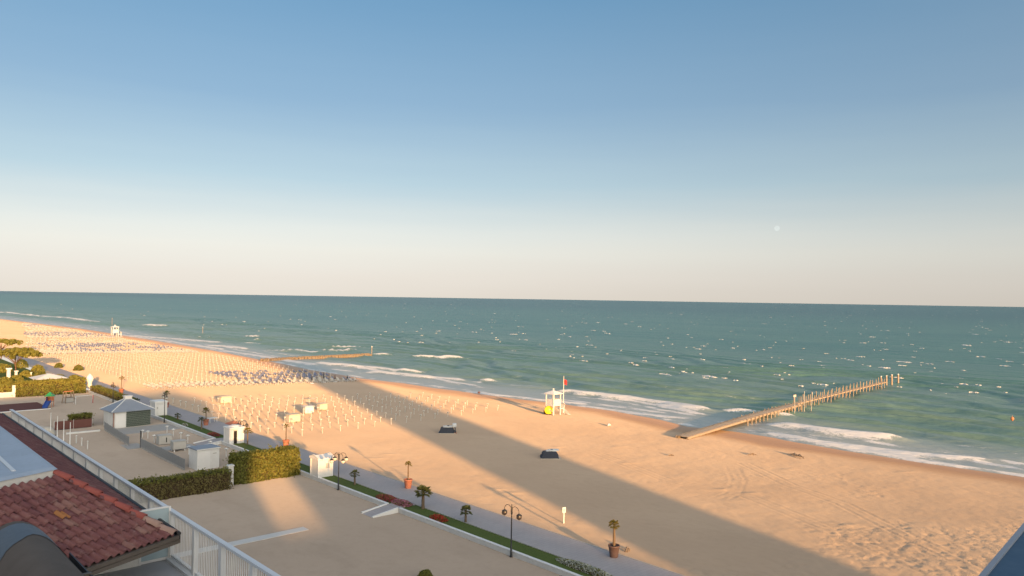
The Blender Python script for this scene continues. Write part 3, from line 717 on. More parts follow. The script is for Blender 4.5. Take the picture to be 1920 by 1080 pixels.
# ------------------------------------------------------------------ huts on the promenade
def hut(label, X, Y, z0, wx, wy, h, kind):
    t = thing('beach_hut', label, 'hut', (X, Y, z0))
    x, y = wx/2, wy/2
    wl = MB().box(-x, x, -y, y, 0, h*.86).build('wall', M['white'], t)
    for sx in (-1, 1):
        for sy_ in (-1, 1): MB().box(sx*x-.07, sx*x+.07, sy_*y-.07, sy_*y+.07, -.01, h*.86+.003).build('corner_trim', M['white_trim'], t)
    MB().box(-x-.16, x+.16, -y-.16, y+.16, h*.86+.005, h*.92).build('eave', M['white_trim'], t)
    if kind == 'gable':                           # two low pitched halves with a raised rim
        mb = MB().add([(-x-.12,-y-.12,h*.921),(x+.12,-y-.12,h*.921),(x+.12,y+.12,h*.921),(-x-.12,y+.12,h*.921),(-x-.1,0,h*1.04),(x+.1,0,h*1.04)],
            [(0,1,5,4),(2,3,4,5),(1,2,5),(3,0,4),(3,2,1,0)]); mb.build('roof', M['white_trim'], t)
        for sx in (-1, 1):
            MB().bar((sx*(x+.12), -y-.15, h*.94), (sx*(x+.12), 0, h*1.065), .05).bar((sx*(x+.12), y+.15, h*.94), (sx*(x+.12), .01, h*1.065), .05).build('verge_board', M['white'], t)
        MB().box(x*.1, x*.62, -y-.035, -y-.005, h*.42, h*.66).build('notice_board', M['grey_box'], t)
        MB().box(x+.005, x+.03, -y*.6, y*.5, .05, h*.74).build('door', M['white_trim'], t)
    elif kind == 'kiosk':
        MB().lathe([(1.02, 0), (.98, .08), (.55, .2), (.02, .27)], (0, 0, h*.925), 4).build('roof', M['white_trim'], t)
        MB().box(-x*.42, x*.05, -y-.03, -y-.005, .03, h*.72).build('doorway', M['dark_slot'], t)
        MB().box(x*.08, x*.55, -y-.09, -y-.032, .03, h*.72).build('door', M['white_trim'], t)
        MB().box(-x*.5, x*.12, -y-.06, -y-.033, h*.73, h*.78).build('door_lintel', M['grey_box'], t)
        MB().box(x+.005, x+.03, -y*.5, y*.4, h*.3, h*.7).build('hatch', M['grey_box'], t); MB().box(x+.005, x+.22, -y*.6, y*.5, h*.26, h*.29).build('counter', M['wood_pale'], t)
    else:
        MB().box(-x-.1, x+.1, -y-.1, y+.1, h*.922, h*.97).build('roof', M['white_trim'], t)
        MB().box(-x*.5, x*.4, -y-.03, -y-.005, .05, h*.7).build('door', M['white_trim'], t)
        MB().box(-x*.75, -x*.55, -y-.028, -y-.004, h*.45, h*.6).build('notice_board', M['grey_box'], t)
    return t
q = P(600, 893, .5); hut('white wooden hut with pitched roof and notice board between the bushy hedge and a lamp', 43.1, q[1]+.7, .37, 1.75, 1.75, 2.35, 'gable')
q = P(428, 829, .5); hut('white kiosk with an open dark doorway at the top of the upper ramp', 43.2, q[1]-.1, .37, 1.9, 1.9, 2.45, 'kiosk')
q = P(281, 779, .5); hut('plain white hut behind the lawn palm next to the grey pavilion', 43.2, q[1]+.9, .37, 1.8, 2.4, 2.5, 'box')
q = P(405, 806, .5)
t = thing('market_umbrella', 'low red awning just behind the white kiosk', 'awning', (44.9, 108.2, .5))
MB().add([(-.9,-1.1,1.75),(.9,-1.1,1.75),(.9,1.1,1.75),(-.9,1.1,1.75),(0,0,2.25)], [(0,1,4),(1,2,4),(2,3,4),(3,0,4)]).build('canopy', M['terracotta'], t)
MB().tube([(0,0,0),(0,0,2.2)], .03, 6).build('pole', M['white_trim'], t)

# ------------------------------------------------------------------ grey-roofed pavilion in the yard
t = thing('pavilion', 'small pavilion with blue-grey hipped roof, white doors and a dark green wall', 'pavilion', (36.7, 129.9, 0), math.radians(4))
hx, hy, wh = 2.75, 2.1, 2.5
MB().box(-hx, hx, -hy, hy, 0, wh).build('wall', M['white'], t)
for k in range(9):                                          # boarded green panel
    z0_ = .06+k*.265
    MB().box(-.9, hx-.03, -hy-.05, -hy-.004, z0_, z0_+.245).build('green_board', M['green_wall'], t)
    MB().box(hx+.004, hx+.05, -hy+.03, hy-.03, z0_, z0_+.245).build('green_board', M['green_wall'], t)
MB().box(-hx+.25, -1.05, -hy-.06, -hy-.004, .03, 2.25).build('door', M['white_trim'], t)
MB().box(-hx-.05, -hx-.004, -1.2, .3, .03, 2.2).build('door', M['white_trim'], t)
MB().box(-hx-.06, -hx+.12, -hy-.06, -hy+.1, 0, wh).build('corner_post', M['ridge_pale'], t)
ex, ey, rz_ = hx+.45, hy+.45, 4.15
rf = MB().add([(-ex,-ey,wh),(ex,-ey,wh),(ex,ey,wh),(-ex,ey,wh),(-ex,-ey,wh+.1),(ex,-ey,wh+.1),(ex,ey,wh+.1),(-ex,ey,wh+.1),(-.45,-.35,rz_),(.45,-.35,rz_),(.45,.35,rz_),(-.45,.35,rz_)],
    [(0,1,5,4),(1,2,6,5),(2,3,7,6),(3,0,4,7),(4,5,9,8),(5,6,10,9),(6,7,11,10),(7,4,8,11),(8,9,10,11),(3,2,1,0)]).build('roof', M['slate_roof'], t)
for a, b in (((-ex,-ey),(-.45,-.35)), ((ex,-ey),(.45,-.35)), ((ex,ey),(.45,.35)), ((-ex,ey),(-.45,.35))):
    MB().bar((a[0], a[1], wh+.12), (b[0], b[1], rz_+.02), .05).build('hip_cap', M['white_trim'], rf)
MB().box(-.5, .5, -.4, .4, rz_, rz_+.42).box(-.62, .62, -.52, .52, rz_+.422, rz_+.52).build('roof_vent', M['white_trim'], t)
for (x0, x1, y0, y1) in ((33, 42.15, 121.5, 127.4), (31.2, 33.4, 109.6, 113.4), (33.2, 38.9, 105.6, 108.4)):
    o = MB().box(x0, x1, y0, y1, -.05, .035).build('path', M['concrete']); o['kind'] = 'structure'
a0 = P(430, 1025, 0); a1 = P(572, 990, 0)
o = MB().box(14, a1[0], a1[1]-.75, a1[1]+.35, -.05, .03).build('path', M['plaster']); o['kind'] = 'structure'

# ------------------------------------------------------------------ yard fences, sheds, boxes
def wire_fence(label, p0, p1, h, posts=True):
    t = thing('wire_fence', label, 'fence', (p0[0], p0[1], 0)); d = Vector((p1[0]-p0[0], p1[1]-p0[1], 0)); L = d.length; d.normalize()
    n = max(2, round(L/2.2)); first = None
    for i in range(n+1):
        c = d*(L*i/n); MB().tube([(c.x, c.y, -.05), (c.x, c.y, h+.08)], .035, 6).build('post', M['fence_wire'], t)
    MB().bar((0, 0, .12), (d.x*L, d.y*L, .12), .02, .12).build('base_kerb', M['concrete'], t)
    mb = MB()
    for i in range(int(L/.075)):
        c = d*(i*.075); mb.bar((c.x, c.y, .2), (c.x, c.y, h), .010)
    for k in range(int((h-.2)/.12)+1): mb.bar((0, 0, .2+k*.12), (d.x*L, d.y*L, .2+k*.12), .010)
    o = mb.build('wire_mesh', M['fence_wire'], t); o['kind'] = 'stuff'
wire_fence('grey wire mesh fence running from the pavilion towards the railing', (32.75, 127.2), (31.9, 112.0), 1.25)
wire_fence('long grey wire mesh fence beside the two storage boxes and the white shed', (32.7, 109.4), (32.6, 92.6), 1.35)
t = thing('post', 'tall dark post at the near corner of the long wire fence', 'post', (32.75, 109.7, 0)); MB().box(-.07, .07, -.07, .07, -.1, 2.3).build('shaft', M['black_metal'], t); MB().box(-.09, .09, -.09, .09, 2.302, 2.34).build('cap', M['black_metal'], t)
t = thing('shed', 'white storage shed with flat blue-grey roof behind the low hedge', 'shed', (35.0, 92.9, 0), math.radians(3))
MB().box(-1.35, 1.35, -1.15, 1.15, 0, 2.35).build('wall', M['white'], t); MB().box(-1.47, 1.47, -1.27, 1.27, 2.353, 2.5, 0).build('roof', M['slate_roof'], t)
MB().box(-1.3, .2, -1.2, -1.154, .05, 2.15).build('door', M['white_trim'], t); MB().box(.55, 1.0, -1.18, -1.153, 1.75, 1.85).build('vent', M['grey_box'], t)
MB().box(-1.44, 1.44, -1.3, -1.272, 2.36, 2.47).build('fascia', M['white_trim'], t)
t = thing('gate_post', 'pale rendered gate post in the gap between the two clipped hedges', 'gate post', (33.8, 82.2, 0)); MB().box(-.3, .3, -.3, .3, 0, 2.2).build('shaft', M['plaster'], t); MB().box(-.36, .36, -.36, .36, 2.203, 2.3).build('cap', M['white_trim'], t)
def cart(label, X, Y, z, lx, ly, h, mat, slot=None, legs=True, rz=0.0, roundend=False):
    t = thing('storage_box', label, 'storage box', (X, Y, z), rz)
    lift = .28 if legs else .03
    MB().box(-lx/2, lx/2, -ly/2, ly/2, lift, lift+h, 0, .16 if roundend else .07).build('body', M[mat], t)
    MB().box(-lx/2-.05, lx/2+.05, -ly/2-.05, ly/2+.05, lift+h*.995, lift+h*1.06).build('lid', M[mat], t)
    if legs:
        for sx in (-1, 1):
            for sy_ in (-1, 1): MB().box(sx*lx*.4-.05, sx*lx*.4+.05, sy_*ly*.38-.05, sy_*ly*.38+.05, -.02, lift+.02).build('leg', M['white_trim'], t)
    if slot == 'bar': MB().box(.05, .17, -ly/2-.02, -ly/2-.002, lift+h*.25, lift+h*.8).build('handle_slot', M['dark_slot'], t)
    if slot == 'slats':
        for k in range(4): MB().box(-lx/2-.03, -lx/2-.004, -ly*.4+k*ly*.21, -ly*.4+k*ly*.21+ly*.12, lift+.1, lift+h*.9).build('slat', M['grey_box'], t)
    return t
cart('white storage box with a dark vertical slot in the fenced yard', 36.1, 110.6, 0, 1.75, 1.2, 1.2, 'grey_box', 'bar', False)
cart('greyish storage box on feet nearest the white shed', 36.0, 104.7, 0, 1.7, 1.2, 1.05, 'grey_box', None, True)
for label, px, py, lx, h in (('cream storage box standing alone at the far left of the pole rows', 425, 757, 2.1, 1.3), ('cream storage box on the sunlit sand nearest the promenade', 553, 793, 2.1, 1.3),
     ('white storage box in the middle of the umbrella poles', 581, 776, 1.7, 1.25), ('faded pinkish storage box right beside the white one', 607, 770, 1.7, 1.2)):
    X, Y, z = G(px, py); cart(label, X, Y+.6, z, lx, 1.3, h, 'cream_box' if 'white' not in label[:5] else 'white', 'slats', False, math.radians(random.uniform(-4, 4)), True)
t = thing('trestle_table', 'low pale plank table among the umbrella poles above the white storage box', 'table', (*G(585, 754)[:2], G(585, 754)[2]))
MB().box(-1.1, 1.1, -.35, .35, .68, .74).build('table_top', M['cream_box'], t)
for sx in (-1, 1):
    for sy_ in (-1, 1): MB().tube([(sx*.95, sy_*.3, 0), (sx*.95, sy_*.28, .68)], .03, 5).build('leg', M['white_trim'], t)

# white poles, short posts and T-topped stands in the yard
for i, (px, by_, ty, lab) in enumerate(((94.5, 818, 775, 'white flagpole furthest from the pavilion, first of four by the brown hedge'), (107, 824, 781, 'second white flagpole from the left by the brown hedge'), (119, 830, 787, 'third white flagpole from the left by the brown hedge'), (131, 836, 793, 'white flagpole nearest the short white posts'))):
    X, Y, z = P(px, by_, 0); h = hgt(X, Y, 0, ty)
    t = thing('flagpole', lab, 'flagpole', (X, Y, 0), group='white flagpoles in the yard')
    MB().lathe([(.12, 0), (.12, .05), (.06, .08), (.055, h*.6), (.045, h-.05)], n=8).build('pole', M['white_trim'], t); MB().lathe([(.01, -.05), (.06, 0), (.05, .05), (.005, .09)], (0, 0, h), 8).build('finial', M['white_trim'], t)
for px, by_, lab in ((143, 831, 'short white bollard furthest left in the bare yard'), (153, 836, 'middle one of three short white bollards in the bare yard'), (164, 842, 'short white bollard nearest the wire fence in the bare yard')):
    X, Y, z = P(px, by_, 0); t = MB().lathe([(.07, 0), (.07, .95), (.09, .97), (.09, 1.08), (.03, 1.12)], n=8).build('bollard', M['white_trim']); t.location = (X, Y, 0); tag(t, lab, 'bollard', 'short bollards in the yard')
def stand_mesh():
    return MB().lathe([(.05, -.1), (.05, .8), (.07, .84), (.26, 1.0), (.27, 1.06), (.06, 1.07), (.05, 1.14)], n=8)
st0 = None
for k, (px, by_) in enumerate(((267, 820), (277, 822), (313, 812), (325, 818), (339, 825), (352, 830), (289, 830), (408, 846), (424, 856), (394, 842), (354, 852))):
    X, Y, z = P(px, by_, 0)
    if st0 is None: o = st0 = stand_mesh().build('umbrella_stand', M['white_trim']); o['category'] = 'umbrella stand'
    else: o = st0.copy(); COL.objects.link(o)
    o.location = (X, Y, 0); o['group'] = 'umbrella stands in the yard'
    o['label'] = 'white cone-topped umbrella stand ' + ('' + {267: 'touching the tall dark fence post', 277: 'just right of the tall dark fence post', 289: 'left of the slotted storage box', 313: 'nearest the lamp on the white wall', 325: 'second along the white wall from the lamp', 339: 'third along the white wall from the lamp', 352: 'last along the white wall before the ramp', 354: 'between the grey box on feet and the wire fence', 394: 'behind the white shed roof', 408: 'right of the white shed', 424: 'nearest the gate post'}[px])

# ------------------------------------------------------------------ playground and far-left gardens
o = MB().box(18, 31.2, 156.0, 166.5, -.05, .03).build('path', M['maroon']); o['kind'] = 'structure'
o = MB().box(18, 31.3, 155.7, 155.995, -.05, .1).build('kerb', M['white_trim']); o['kind'] = 'structure'
X, Y, z = P(93, 763, 0)
t = thing('play_tower', 'playground slide tower with green roof and blue slide on the maroon surface', 'playground slide', (X, Y, 0), math.radians(-30))
for sx in (-.5, .5):
    for sy_ in (-.5, .5): MB().tube([(sx, sy_, 0), (sx, sy_, 2.3)], .05, 6).build('post', M['orange'], t)
MB().box(-.55, .55, -.55, .55, 1.0, 1.08).build('deck', M['wood_pale'], t)
MB().add([(-.75,-.75,2.0),(.75,-.75,2.0),(.75,.75,2.0),(-.75,.75,2.0),(0,0,2.75)], [(0,1,4),(1,2,4),(2,3,4),(3,0,4),(3,2,1,0)]).build('roof', M['green_plastic'], t)
for s_ in (-1, 1):
    MB().bar((s_*.4, -.55, 1.25), (s_*.4, -2.3, .25), .03, .14).build('slide_side', M['blue_plastic'], t)
MB().bar((0, -.55, 1.12), (0, -2.3, .12), .38, .03).build('slide', M['blue_plastic'], t)
MB().box(-.5, .5, .5, .56, 1.1, 1.8).build('side_panel', M['orange'], t)
MB().box(-.56, -.5, -.5, .5, 1.1, 1.8).build('side_panel', M['blue_plastic'], t)
t = thing('play_tower', 'small wooden climbing frame with orange top beside the hedge', 'climbing frame', (*P(128, 755, 0)[:2], 0), .4)
for sx in (-.9, .9):
    for sy_ in (-.5, .5): MB().bar((sx, sy_, 0), (sx*.8, sy_*.7, 2.1), .06).build('post', M['wood'], t)
MB().bar((-.9, 0, 2.15), (.9, 0, 2.15), .05, .05).build('top_beam', M['orange'], t); MB().box(-.8, .8, -.4, .4, .95, 1.02).build('deck', M['wood'], t)
MB().box(-.8, .8, -.44, -.4, .1, .9).build('side_panel', M['grey_box'], t)
t = thing('football_goal', 'small white goal frame with a red end in the playground', 'goal frame', (*P(158, 757, 0)[:2], 0), .1)
for sx in (-1.5, 1.5):
    MB().tube([(sx, 0, 0), (sx, 0, 1.5)], .05, 6).build('upright', M['white_trim'] if sx < 0 else M['red'], t); MB().tube([(sx, 0, 1.5), (sx, .9, .05)], .035, 6).build('stay', M['white_trim'], t)
MB().tube([(-1.5, 0, 1.5), (1.5, 0, 1.5)], .05, 6).build('crossbar', M['white_trim'], t)
X, Y, z = P(133, 802, 0)
t = thing('garden_screen', 'dark red canvas screen in front of the brownish hedge', 'screen', (29.4, 131.0, 0), .05)
MB().box(-2.6, 2.6, -.03, .03, .1, 1.35).build('panel', M['maroon'], t)
for sx in (-2.6, 0, 2.6): MB().tube([(sx, 0, 0), (sx, 0, 1.45)], .04, 6).build('post', M['white_trim'], t)
o = MB().box(27.5, 32.0, 126.5, 126.8, -.05, .22).build('kerb', M['white_trim']); o['kind'] = 'structure'
def pine(label, px, py, top, rx, n, Xo=None):
    X, Y, z = P(px, py, 0); h = hgt(X, Y, 0, top)
    t = thing('pine_tree', label, 'pine tree', (X, Y, 0))
    tk = MB().tube([(0,0,-.1),(.12,.05,h*.3),(0,.1,h*.55),(.1,.05,h*.78)], [.2, .16, .13, .08], 8)
    for k in range(9):
        a = k*.7+.2; r_ = rx*random.uniform(.4, .75)
        tk.tube([(.05,.08,h*random.uniform(.38, .55)), (math.cos(a)*r_*.5, math.sin(a)*r_*.5, h*.66), (math.cos(a)*r_, math.sin(a)*r_, h*.82)], [.08, .055, .03], 6)
    tk.build('trunk', M['pine_bark'], t)
    cl = 70; mb = MB()
    for c in range(cl):
        a = random.uniform(0, 6.28); r_ = rx*math.sqrt(random.random()); cz = h*(.80+.11*(1-(r_/rx)**2)+random.uniform(-.07, .06))
        k = n//cl; d = RNG.normal(size=(k, 3)); d /= np.linalg.norm(d, axis=1)[:, None]
        p = d*np.array([.8, .8, .6])*random.uniform(.7, 1.25)*RNG.uniform(.6, 1, (k, 1)) + np.array([math.cos(a)*r_, math.sin(a)*r_, cz])
        leaf_quads(mb, p, d, .42)
    mb.build('crown', M['pine_leaf'], t)
pine('broad umbrella pine with spreading branches at the left edge', 28, 708, 653, 5.2, 9000)
pine('smaller umbrella pine behind the broad one at the left edge', 2, 672, 636, 5.2, 5200)
for px_, py_, r_, h_, lab in ((8, 722, 1.9, 2.0, 'wide golden shrub at the left edge above the low hedge'), (30, 716, 1.6, 1.8, 'golden shrub under the white columns'), (48, 708, 1.5, 1.9, 'low golden shrub between the columns and the tent'), (70, 700, 1.6, 2.6, 'tall yellow shrub right of the pine trunks'), (110, 712, 1.5, 1.4, 'low shrub behind the right half of the sunlit hedge'), (140, 712, 1.5, 1.3, 'low shrub near the furled white cloth'), (5, 698, 2.2, 2.6, 'dense shrub at the left edge below the pine crown'), (40, 690, 1.8, 2.8, 'dense shrub among the pine branches')):
    q = P(px_, py_, 0); bush(lab, q[0], q[1], 0, r_, h_, 1300, 'pine_leaf', .34, 'garden_shrub', 'shrub')
bush('yellow-green bush in front of the pine trunks', *P(76, 712, 0)[:2], 0, 1.7, 2.4, 1800, size=.3)
bush('round green bush at the promenade corner beside the distant lamp', 42.9, 150.2, .45, .9, 1.5, 1500, size=.22)
bush('sunny shrub on the sand right of the pine shadow', *P(110, 690, .3)[:2], .3, 1.1, 1.6, 700, size=.3)
bush('grey-green shrub at the edge of the far pole rows', *P(147, 695, .3)[:2], .3, 1.2, 1.8, 700, size=.3)
for px, base, top, r_, lab in ((16, 712, 690, .55, 'thick white column beside the pine trunks'), (30, 710, 695, .4, 'white column right of the thick one under the pine'), (58, 708, 698, .22, 'thin white post left of the white tent roof'), (87, 707, 700, .22, 'thin white post behind the white tent roof')):
    X, Y, z = P(px, base, 0); h = hgt(X, Y, 0, top); t = thing('garden_column', lab, 'column', (X, Y, 0))
    MB().lathe([(r_*.8, 0), (r_*.75, h*.9)], n=10).build('shaft', M['white'], t); MB().box(-r_, r_, -r_, r_, h*.902, h).build('cap', M['white_trim'], t)
X, Y, z = P(97, 727, 0); t = thing('garden_tent', 'white pyramid tent roof showing over the sunlit hedge', 'tent', (X, Y+3, 0))
h = hgt(X, Y+3, 0, 700)
MB().add([(-3.3,-3.3,h*.66),(3.3,-3.3,h*.66),(3.3,3.3,h*.66),(-3.3,3.3,h*.66),(0,0,h)], [(0,1,4),(1,2,4),(2,3,4),(3,0,4)]).build('canopy', M['white'], t)
for sx in (-2.5, 2.5):
    for sy_ in (-2.5, 2.5): MB().tube([(sx, sy_, 0), (sx, sy_, h*.72)], .05, 6).build('pole', M['white_trim'], t)
X, Y, z = P(168, 733, .3); t = thing('furled_umbrella', 'bulky white furled cloth on a pole at the end of the sunlit hedge', 'furled umbrella', (X, Y, .2))
h = hgt(X, Y, .2, 701)
MB().tube([(0,0,0),(0,0,h*.95)], .05, 6).build('pole', M['white_trim'], t)
MB().lathe([(.12, h*.2), (.5, h*.32), (.42, h*.5), (.62, h*.62), (.75, h*.74), (.5, h*.88), (.1, h)], n=9).build('canopy', M['white'], t)
t = thing('garden_wall', 'low white wall with end pillar at the left edge below the hedge', 'wall', (0, 0, 0))
a_ = P(0, 731, 0); MB().box(a_[0]-4, 29.2, 177.2, 177.5, -.1, 1.0).build('wall', M['wall_white'], t); MB().box(28.9, 29.4, 177.0, 177.7, -.1, 2.3).build('pillar', M['white_trim'], t)
for k, (px, py) in enumerate(((50, 800), (70, 801), (85, 803))):
    X, Y, z = P(px, py+14, 0); t = thing('covered_pile', ('pale canvas-covered heap furthest left behind the roof edge', 'pale canvas-covered heap in the middle behind the roof edge', 'pale canvas-covered heap next to the first white flagpole')[k], 'covered pile', (X, Y, 0), k*.7)
    MB().lathe([(1.35, 0), (1.3, .5), (1.05, .95), (.7, 1.2), (.05, 1.3)], n=9).build('cover', M['canvas'], t); MB().lathe([(1.4, 0), (1.4, .08)], n=9).build('base_board', M['wood'], t)
# ------------------------------------------------------------------ umbrella poles and sunbeds on the sand
def pole_mb(x=0, y=0, z=0, n=6, mb=None, h=1.02):
    return (mb or MB()).lathe([(.06, -.12), (.052, h*.72), (.08, h*.76), (.20, h*.88), (.205, h*.93), (.06, h*.94), (.05, h)], (x, y, z), n, 0)
ROWX = [49.7+3.47*i for i in range(16)]
near, far_, beds = [], [], []; RB = random.Random(5)
for i, x in enumerate(ROWX):
    if x > 101: continue
    y0_ = 103.2+max(0, x-53)*.17+(4 if x < 51 else 0); y1_ = 148-max(0, x-66)*.34
    y = y0_; nj = 0
    while y < y1_:
        if RB.random() > .05: near.append((x+random.gauss(0, .06), y+random.gauss(0, .08), 0, i, nj)); y += 3.1; nj += 1
near.sort(key=lambda q: q[0]**2+q[1]**2)
SECT = [(173, 277, 55, 104), (287, 382, 52, 106), (395, 505, 55, 108), (520, 700, 62, 104)]
for si, (ya, yb, xa, xb) in enumerate(SECT):
    for i in range(int((xb-xa)/3.47)+1):
        x = xa+3.47*i; y = ya+random.uniform(0, .3); j = 0
        while y < yb:
            if x > .165*y+4 and x < float(shore(y))-6:
                far_.append((x+random.gauss(0, .06), y+random.gauss(0, .08), si+1, i, j))
                seaward = (x-xa)/(xb-xa)
                if si == 0: kind = 'canvas' if j == 0 else ('blue_fabric' if j < 11 and seaward > .45 and RB.random() < .45 else ('canvas' if j < 3 else None))
                else: kind = ('blue_fabric' if 2 < j < 20 and seaward > .25 and RB.random() < .4 else 'canvas' if j < 4 or RB.random() < .35 else None)
                if kind:
                    for s_ in (-.85, .85): beds.append((x+s_*.95, y+random.gauss(.1, .12), kind, si, i, j, s_))
            y += 3.1; j += 1
far_.sort(key=lambda q: q[0]**2+q[1]**2); beds.sort(key=lambda q: q[0]**2+q[1]**2)
pole0 = pole_mb(n=7).build('umbrella_pole', M['pole'])
def in_tower_shade(x, y): k = x-.302*y; return 39 < k < 53.3
allp = near+far_; NIND = 300
ORD = 'first second third fourth fifth sixth seventh eighth ninth tenth eleventh twelfth thirteenth fourteenth fifteenth sixteenth seventeenth eighteenth nineteenth twentieth'.split()
def ordn(k): return ORD[k] if k < 20 else ('twenty-' + ORD[k-20] if k < 29 else 'thirtieth')
for k, (x, y, sec, i, j) in enumerate(allp[:NIND]):
    o = pole0 if k == 0 else pole0.copy()
    if k: COL.objects.link(o)
    o.location = (x, y, ground_z(x, y)); o.rotation_euler = (random.gauss(0, .045), random.gauss(0, .045), random.uniform(0, 6)); o.scale.z = random.uniform(.84, 1.12)
    if sec: lab = 'white umbrella pole, %s of line %s in the far block behind the sunbeds' % (ordn(j), ordn(i))
    else: lab = '%s umbrella pole, %s from the right in the %s row from the promenade' % ('shaded white' if in_tower_shade(x, y) else 'sunlit white', ordn(j), ordn(i))
    tag(o, lab, 'umbrella pole', 'umbrella poles in rows on the sand')
mb = MB()
for x, y, *_ in allp[NIND:]: pole_mb(x, y, ground_z(x, y), 4 if y > 280 else 5, mb)
o = mb.build('umbrella_pole_field', M['pole']); tag(o, 'distant field of white umbrella poles in rows along the far beach', 'umbrella poles', kind='stuff')
def bed_mb(mb, x, y, z, mi, full=True):
    # low frame, slung canvas, raised head rest
    L = .95
    mb.box(x-.33, x+.33, y-L, y+L*.35, z+.26, z+.32, mi)
    mb.add([(x-.33, y+L*.35, z+.27), (x+.33, y+L*.35, z+.27), (x+.33, y+L, z+.66), (x-.33, y+L, z+.66), (x-.33, y+L*.35, z+.32), (x+.33, y+L*.35, z+.32), (x+.33, y+L, z+.71), (x-.33, y+L, z+.71)],
        [(0,3,2,1),(4,5,6,7),(0,1,5,4),(1,2,6,5),(2,3,7,6),(3,0,4,7)], mi)
    for sx in (-.3, .3):
        for yy in ((-L*.8, L*.3) if full else (-L*.6,)): mb.box(x+sx-.03, x+sx+.03, y+yy-.03, y+yy+.03, z-.05, z+.259, 0)
protos = {}
for kd in ('canvas', 'blue_fabric'):
    mb = MB(); bed_mb(mb, 0, 0, 0, 1); protos[kd] = mb
bedobj = {}
for k, (x, y, kd, si, i, j, s_) in enumerate(beds[:300]):
    if kd not in bedobj: o = bedobj[kd] = protos[kd].build('sunbed', [M['white_trim'], M[kd]])
    else: o = bedobj[kd].copy(); COL.objects.link(o)
    o.location = (x, y, ground_z(x, y)); o.rotation_euler.z = random.gauss(0, .05)
    lab = '%s sunbed on the %s side of the %s pole in %s %s' % ('off-white' if kd == 'canvas' else 'blue canvas', 'promenade' if s_ < 0 else 'sea', ordn(j), 'far line' if si == 0 else 'second-block line', ordn(i))
    tag(o, lab, 'sunbed', 'sunbeds set out in rows on the sand')
for kd in ('canvas', 'blue_fabric'):
    mb = MB()
    for x, y, k2, *_ in beds[300:]:
        if k2 == kd: bed_mb(mb, x, y, ground_z(x, y), 1, False)
    if mb.v: o = mb.build('sunbed_field', [M['white_trim'], M[kd]]); tag(o, ('off-white' if kd == 'canvas' else 'blue')+' sunbeds packed in distant rows along the far beach', 'sunbeds', kind='stuff')
# closed parasols at the seaward front of the rows
for k, (px, py, top) in enumerate(((563, 717, 702), (585, 719, 703), (607, 717, 697), (628, 716, 702), (651, 714, 703))):
    X, Y, z = G(px, py); h = hgt(X, Y, z, top)
    t = thing('furled_parasol', ('dark furled parasol closest to the sunlit sunbeds', 'second dark furled parasol in the shadow by the sea', 'third and tallest dark furled parasol in the shadow by the sea', 'faded fourth furled parasol in the shadow by the sea', 'dark furled parasol last in the line by the water')[k], 'parasol', (X, Y, z), group='furled parasols near the water')
    MB().tube([(0,0,-.1),(0,0,h)], .03, 6).build('pole', M['white_trim'], t)
    MB().lathe([(.05, h*.35), (.17, h*.42), (.13, h*.7), (.04, h*.97)], n=8).build('canopy', M['navy'] if k != 3 else M['pot_dark'], t)
    MB().lathe([(.55, 0), (.55, .1), (.1, .18)], n=10).build('base', M['white_trim'], t)
mid = [(493, 720, 0)]

# ------------------------------------------------------------------ lifeguard towers
def lifeguard(label, X, Y, z0, s=1.0, rz=0.0, small=False):
    t = thing('lifeguard_tower', label, 'lifeguard tower', (X, Y, z0), rz); t.scale = (s, s, s)
    a = .95
    for sx in (-1, 1):
        for sy_ in (-1, 1): MB().box(sx*a-.09, sx*a+.09, sy_*a-.09, sy_*a+.09, -.4, 4.15).build('leg', M['white'], t)
    MB().box(-a-.12, a+.12, -a-.12, a+.12, 1.75, 1.9).build('platform', M['white_trim'], t)
    for k in range(4):
        z_ = 1.93+k*.27
        pm = MB()
        MB().box(-a+.092, a-.092, -a-.05, -a+.01, z_, z_+.25).build('parapet_board', M['white'], t); MB().box(-a-.05, -a+.01, -a+.092, a-.092, z_, z_+.25).build('parapet_board', M['white'], t)
        MB().box(a-.01, a+.05, -a+.092, a-.092, z_, z_+.25).build('parapet_board', M['white'], t); 
        if k < 3: MB().box(-a+.092, a-.092, a-.01, a+.05, z_, z_+.25).build('parapet_board', M['white'], t)
    rf = MB().add([(-a-.35,-a-.35,3.95),(a+.35,-a-.35,3.95),(a+.35,a+.35,3.95),(-a-.35,a+.35,3.95),(-a-.35,-a-.35,4.03),(a+.35,-a-.35,4.03),(a+.35,a+.35,4.03),(-a-.35,a+.35,4.03),(0,0,4.62)],
        [(3,2,1,0),(0,1,5,4),(1,2,6,5),(2,3,7,6),(3,0,4,7),(4,5,8),(5,6,8),(6,7,8),(7,4,8)]).build('roof', M['white_trim'], t)
    MB().lathe([(.1, 4.5), (.1, 4.75), (.2, 4.8), (.2, 4.86), (.02, 4.95)], n=8).build('finial', M['white_trim'], rf)
    for sx in (-1, 1): MB().bar((sx*a, -a, .5), (sx*a, a, 1.5), .04).build('brace', M['white'], t)
    # lower landing on the right with rail, and the sloping hand rail
    MB().box(a+.14, a+1.25, -a, a*.2, 1.05, 1.15).build('landing', M['white_trim'], t)
    for q in ((a+1.2, -a+.05), (a+1.2, a*.2-.05)): MB().box(q[0]-.05, q[0]+.05, q[1]-.05, q[1]+.05, -.3, 2.05).build('landing_post', M['white'], t)
    MB().box(a+1.17, a+1.23, -a+.1, a*.2-.1, 1.2, 1.95).build('landing_screen', M['white'], t)
    MB().bar((a-.2, -a-.1, 3.0), (a+1.25, -a-.1, 1.75), .05, .04).build('hand_rail', M['grey_box'], t)
    for k in range(5): MB().box(a+.35+k*.06, a+.95+k*.06, -a-.55-k*.26, -a-.32-k*.26, .88-k*.2, .93-k*.2).build('stair_tread', M['white_trim'], t)
    return t
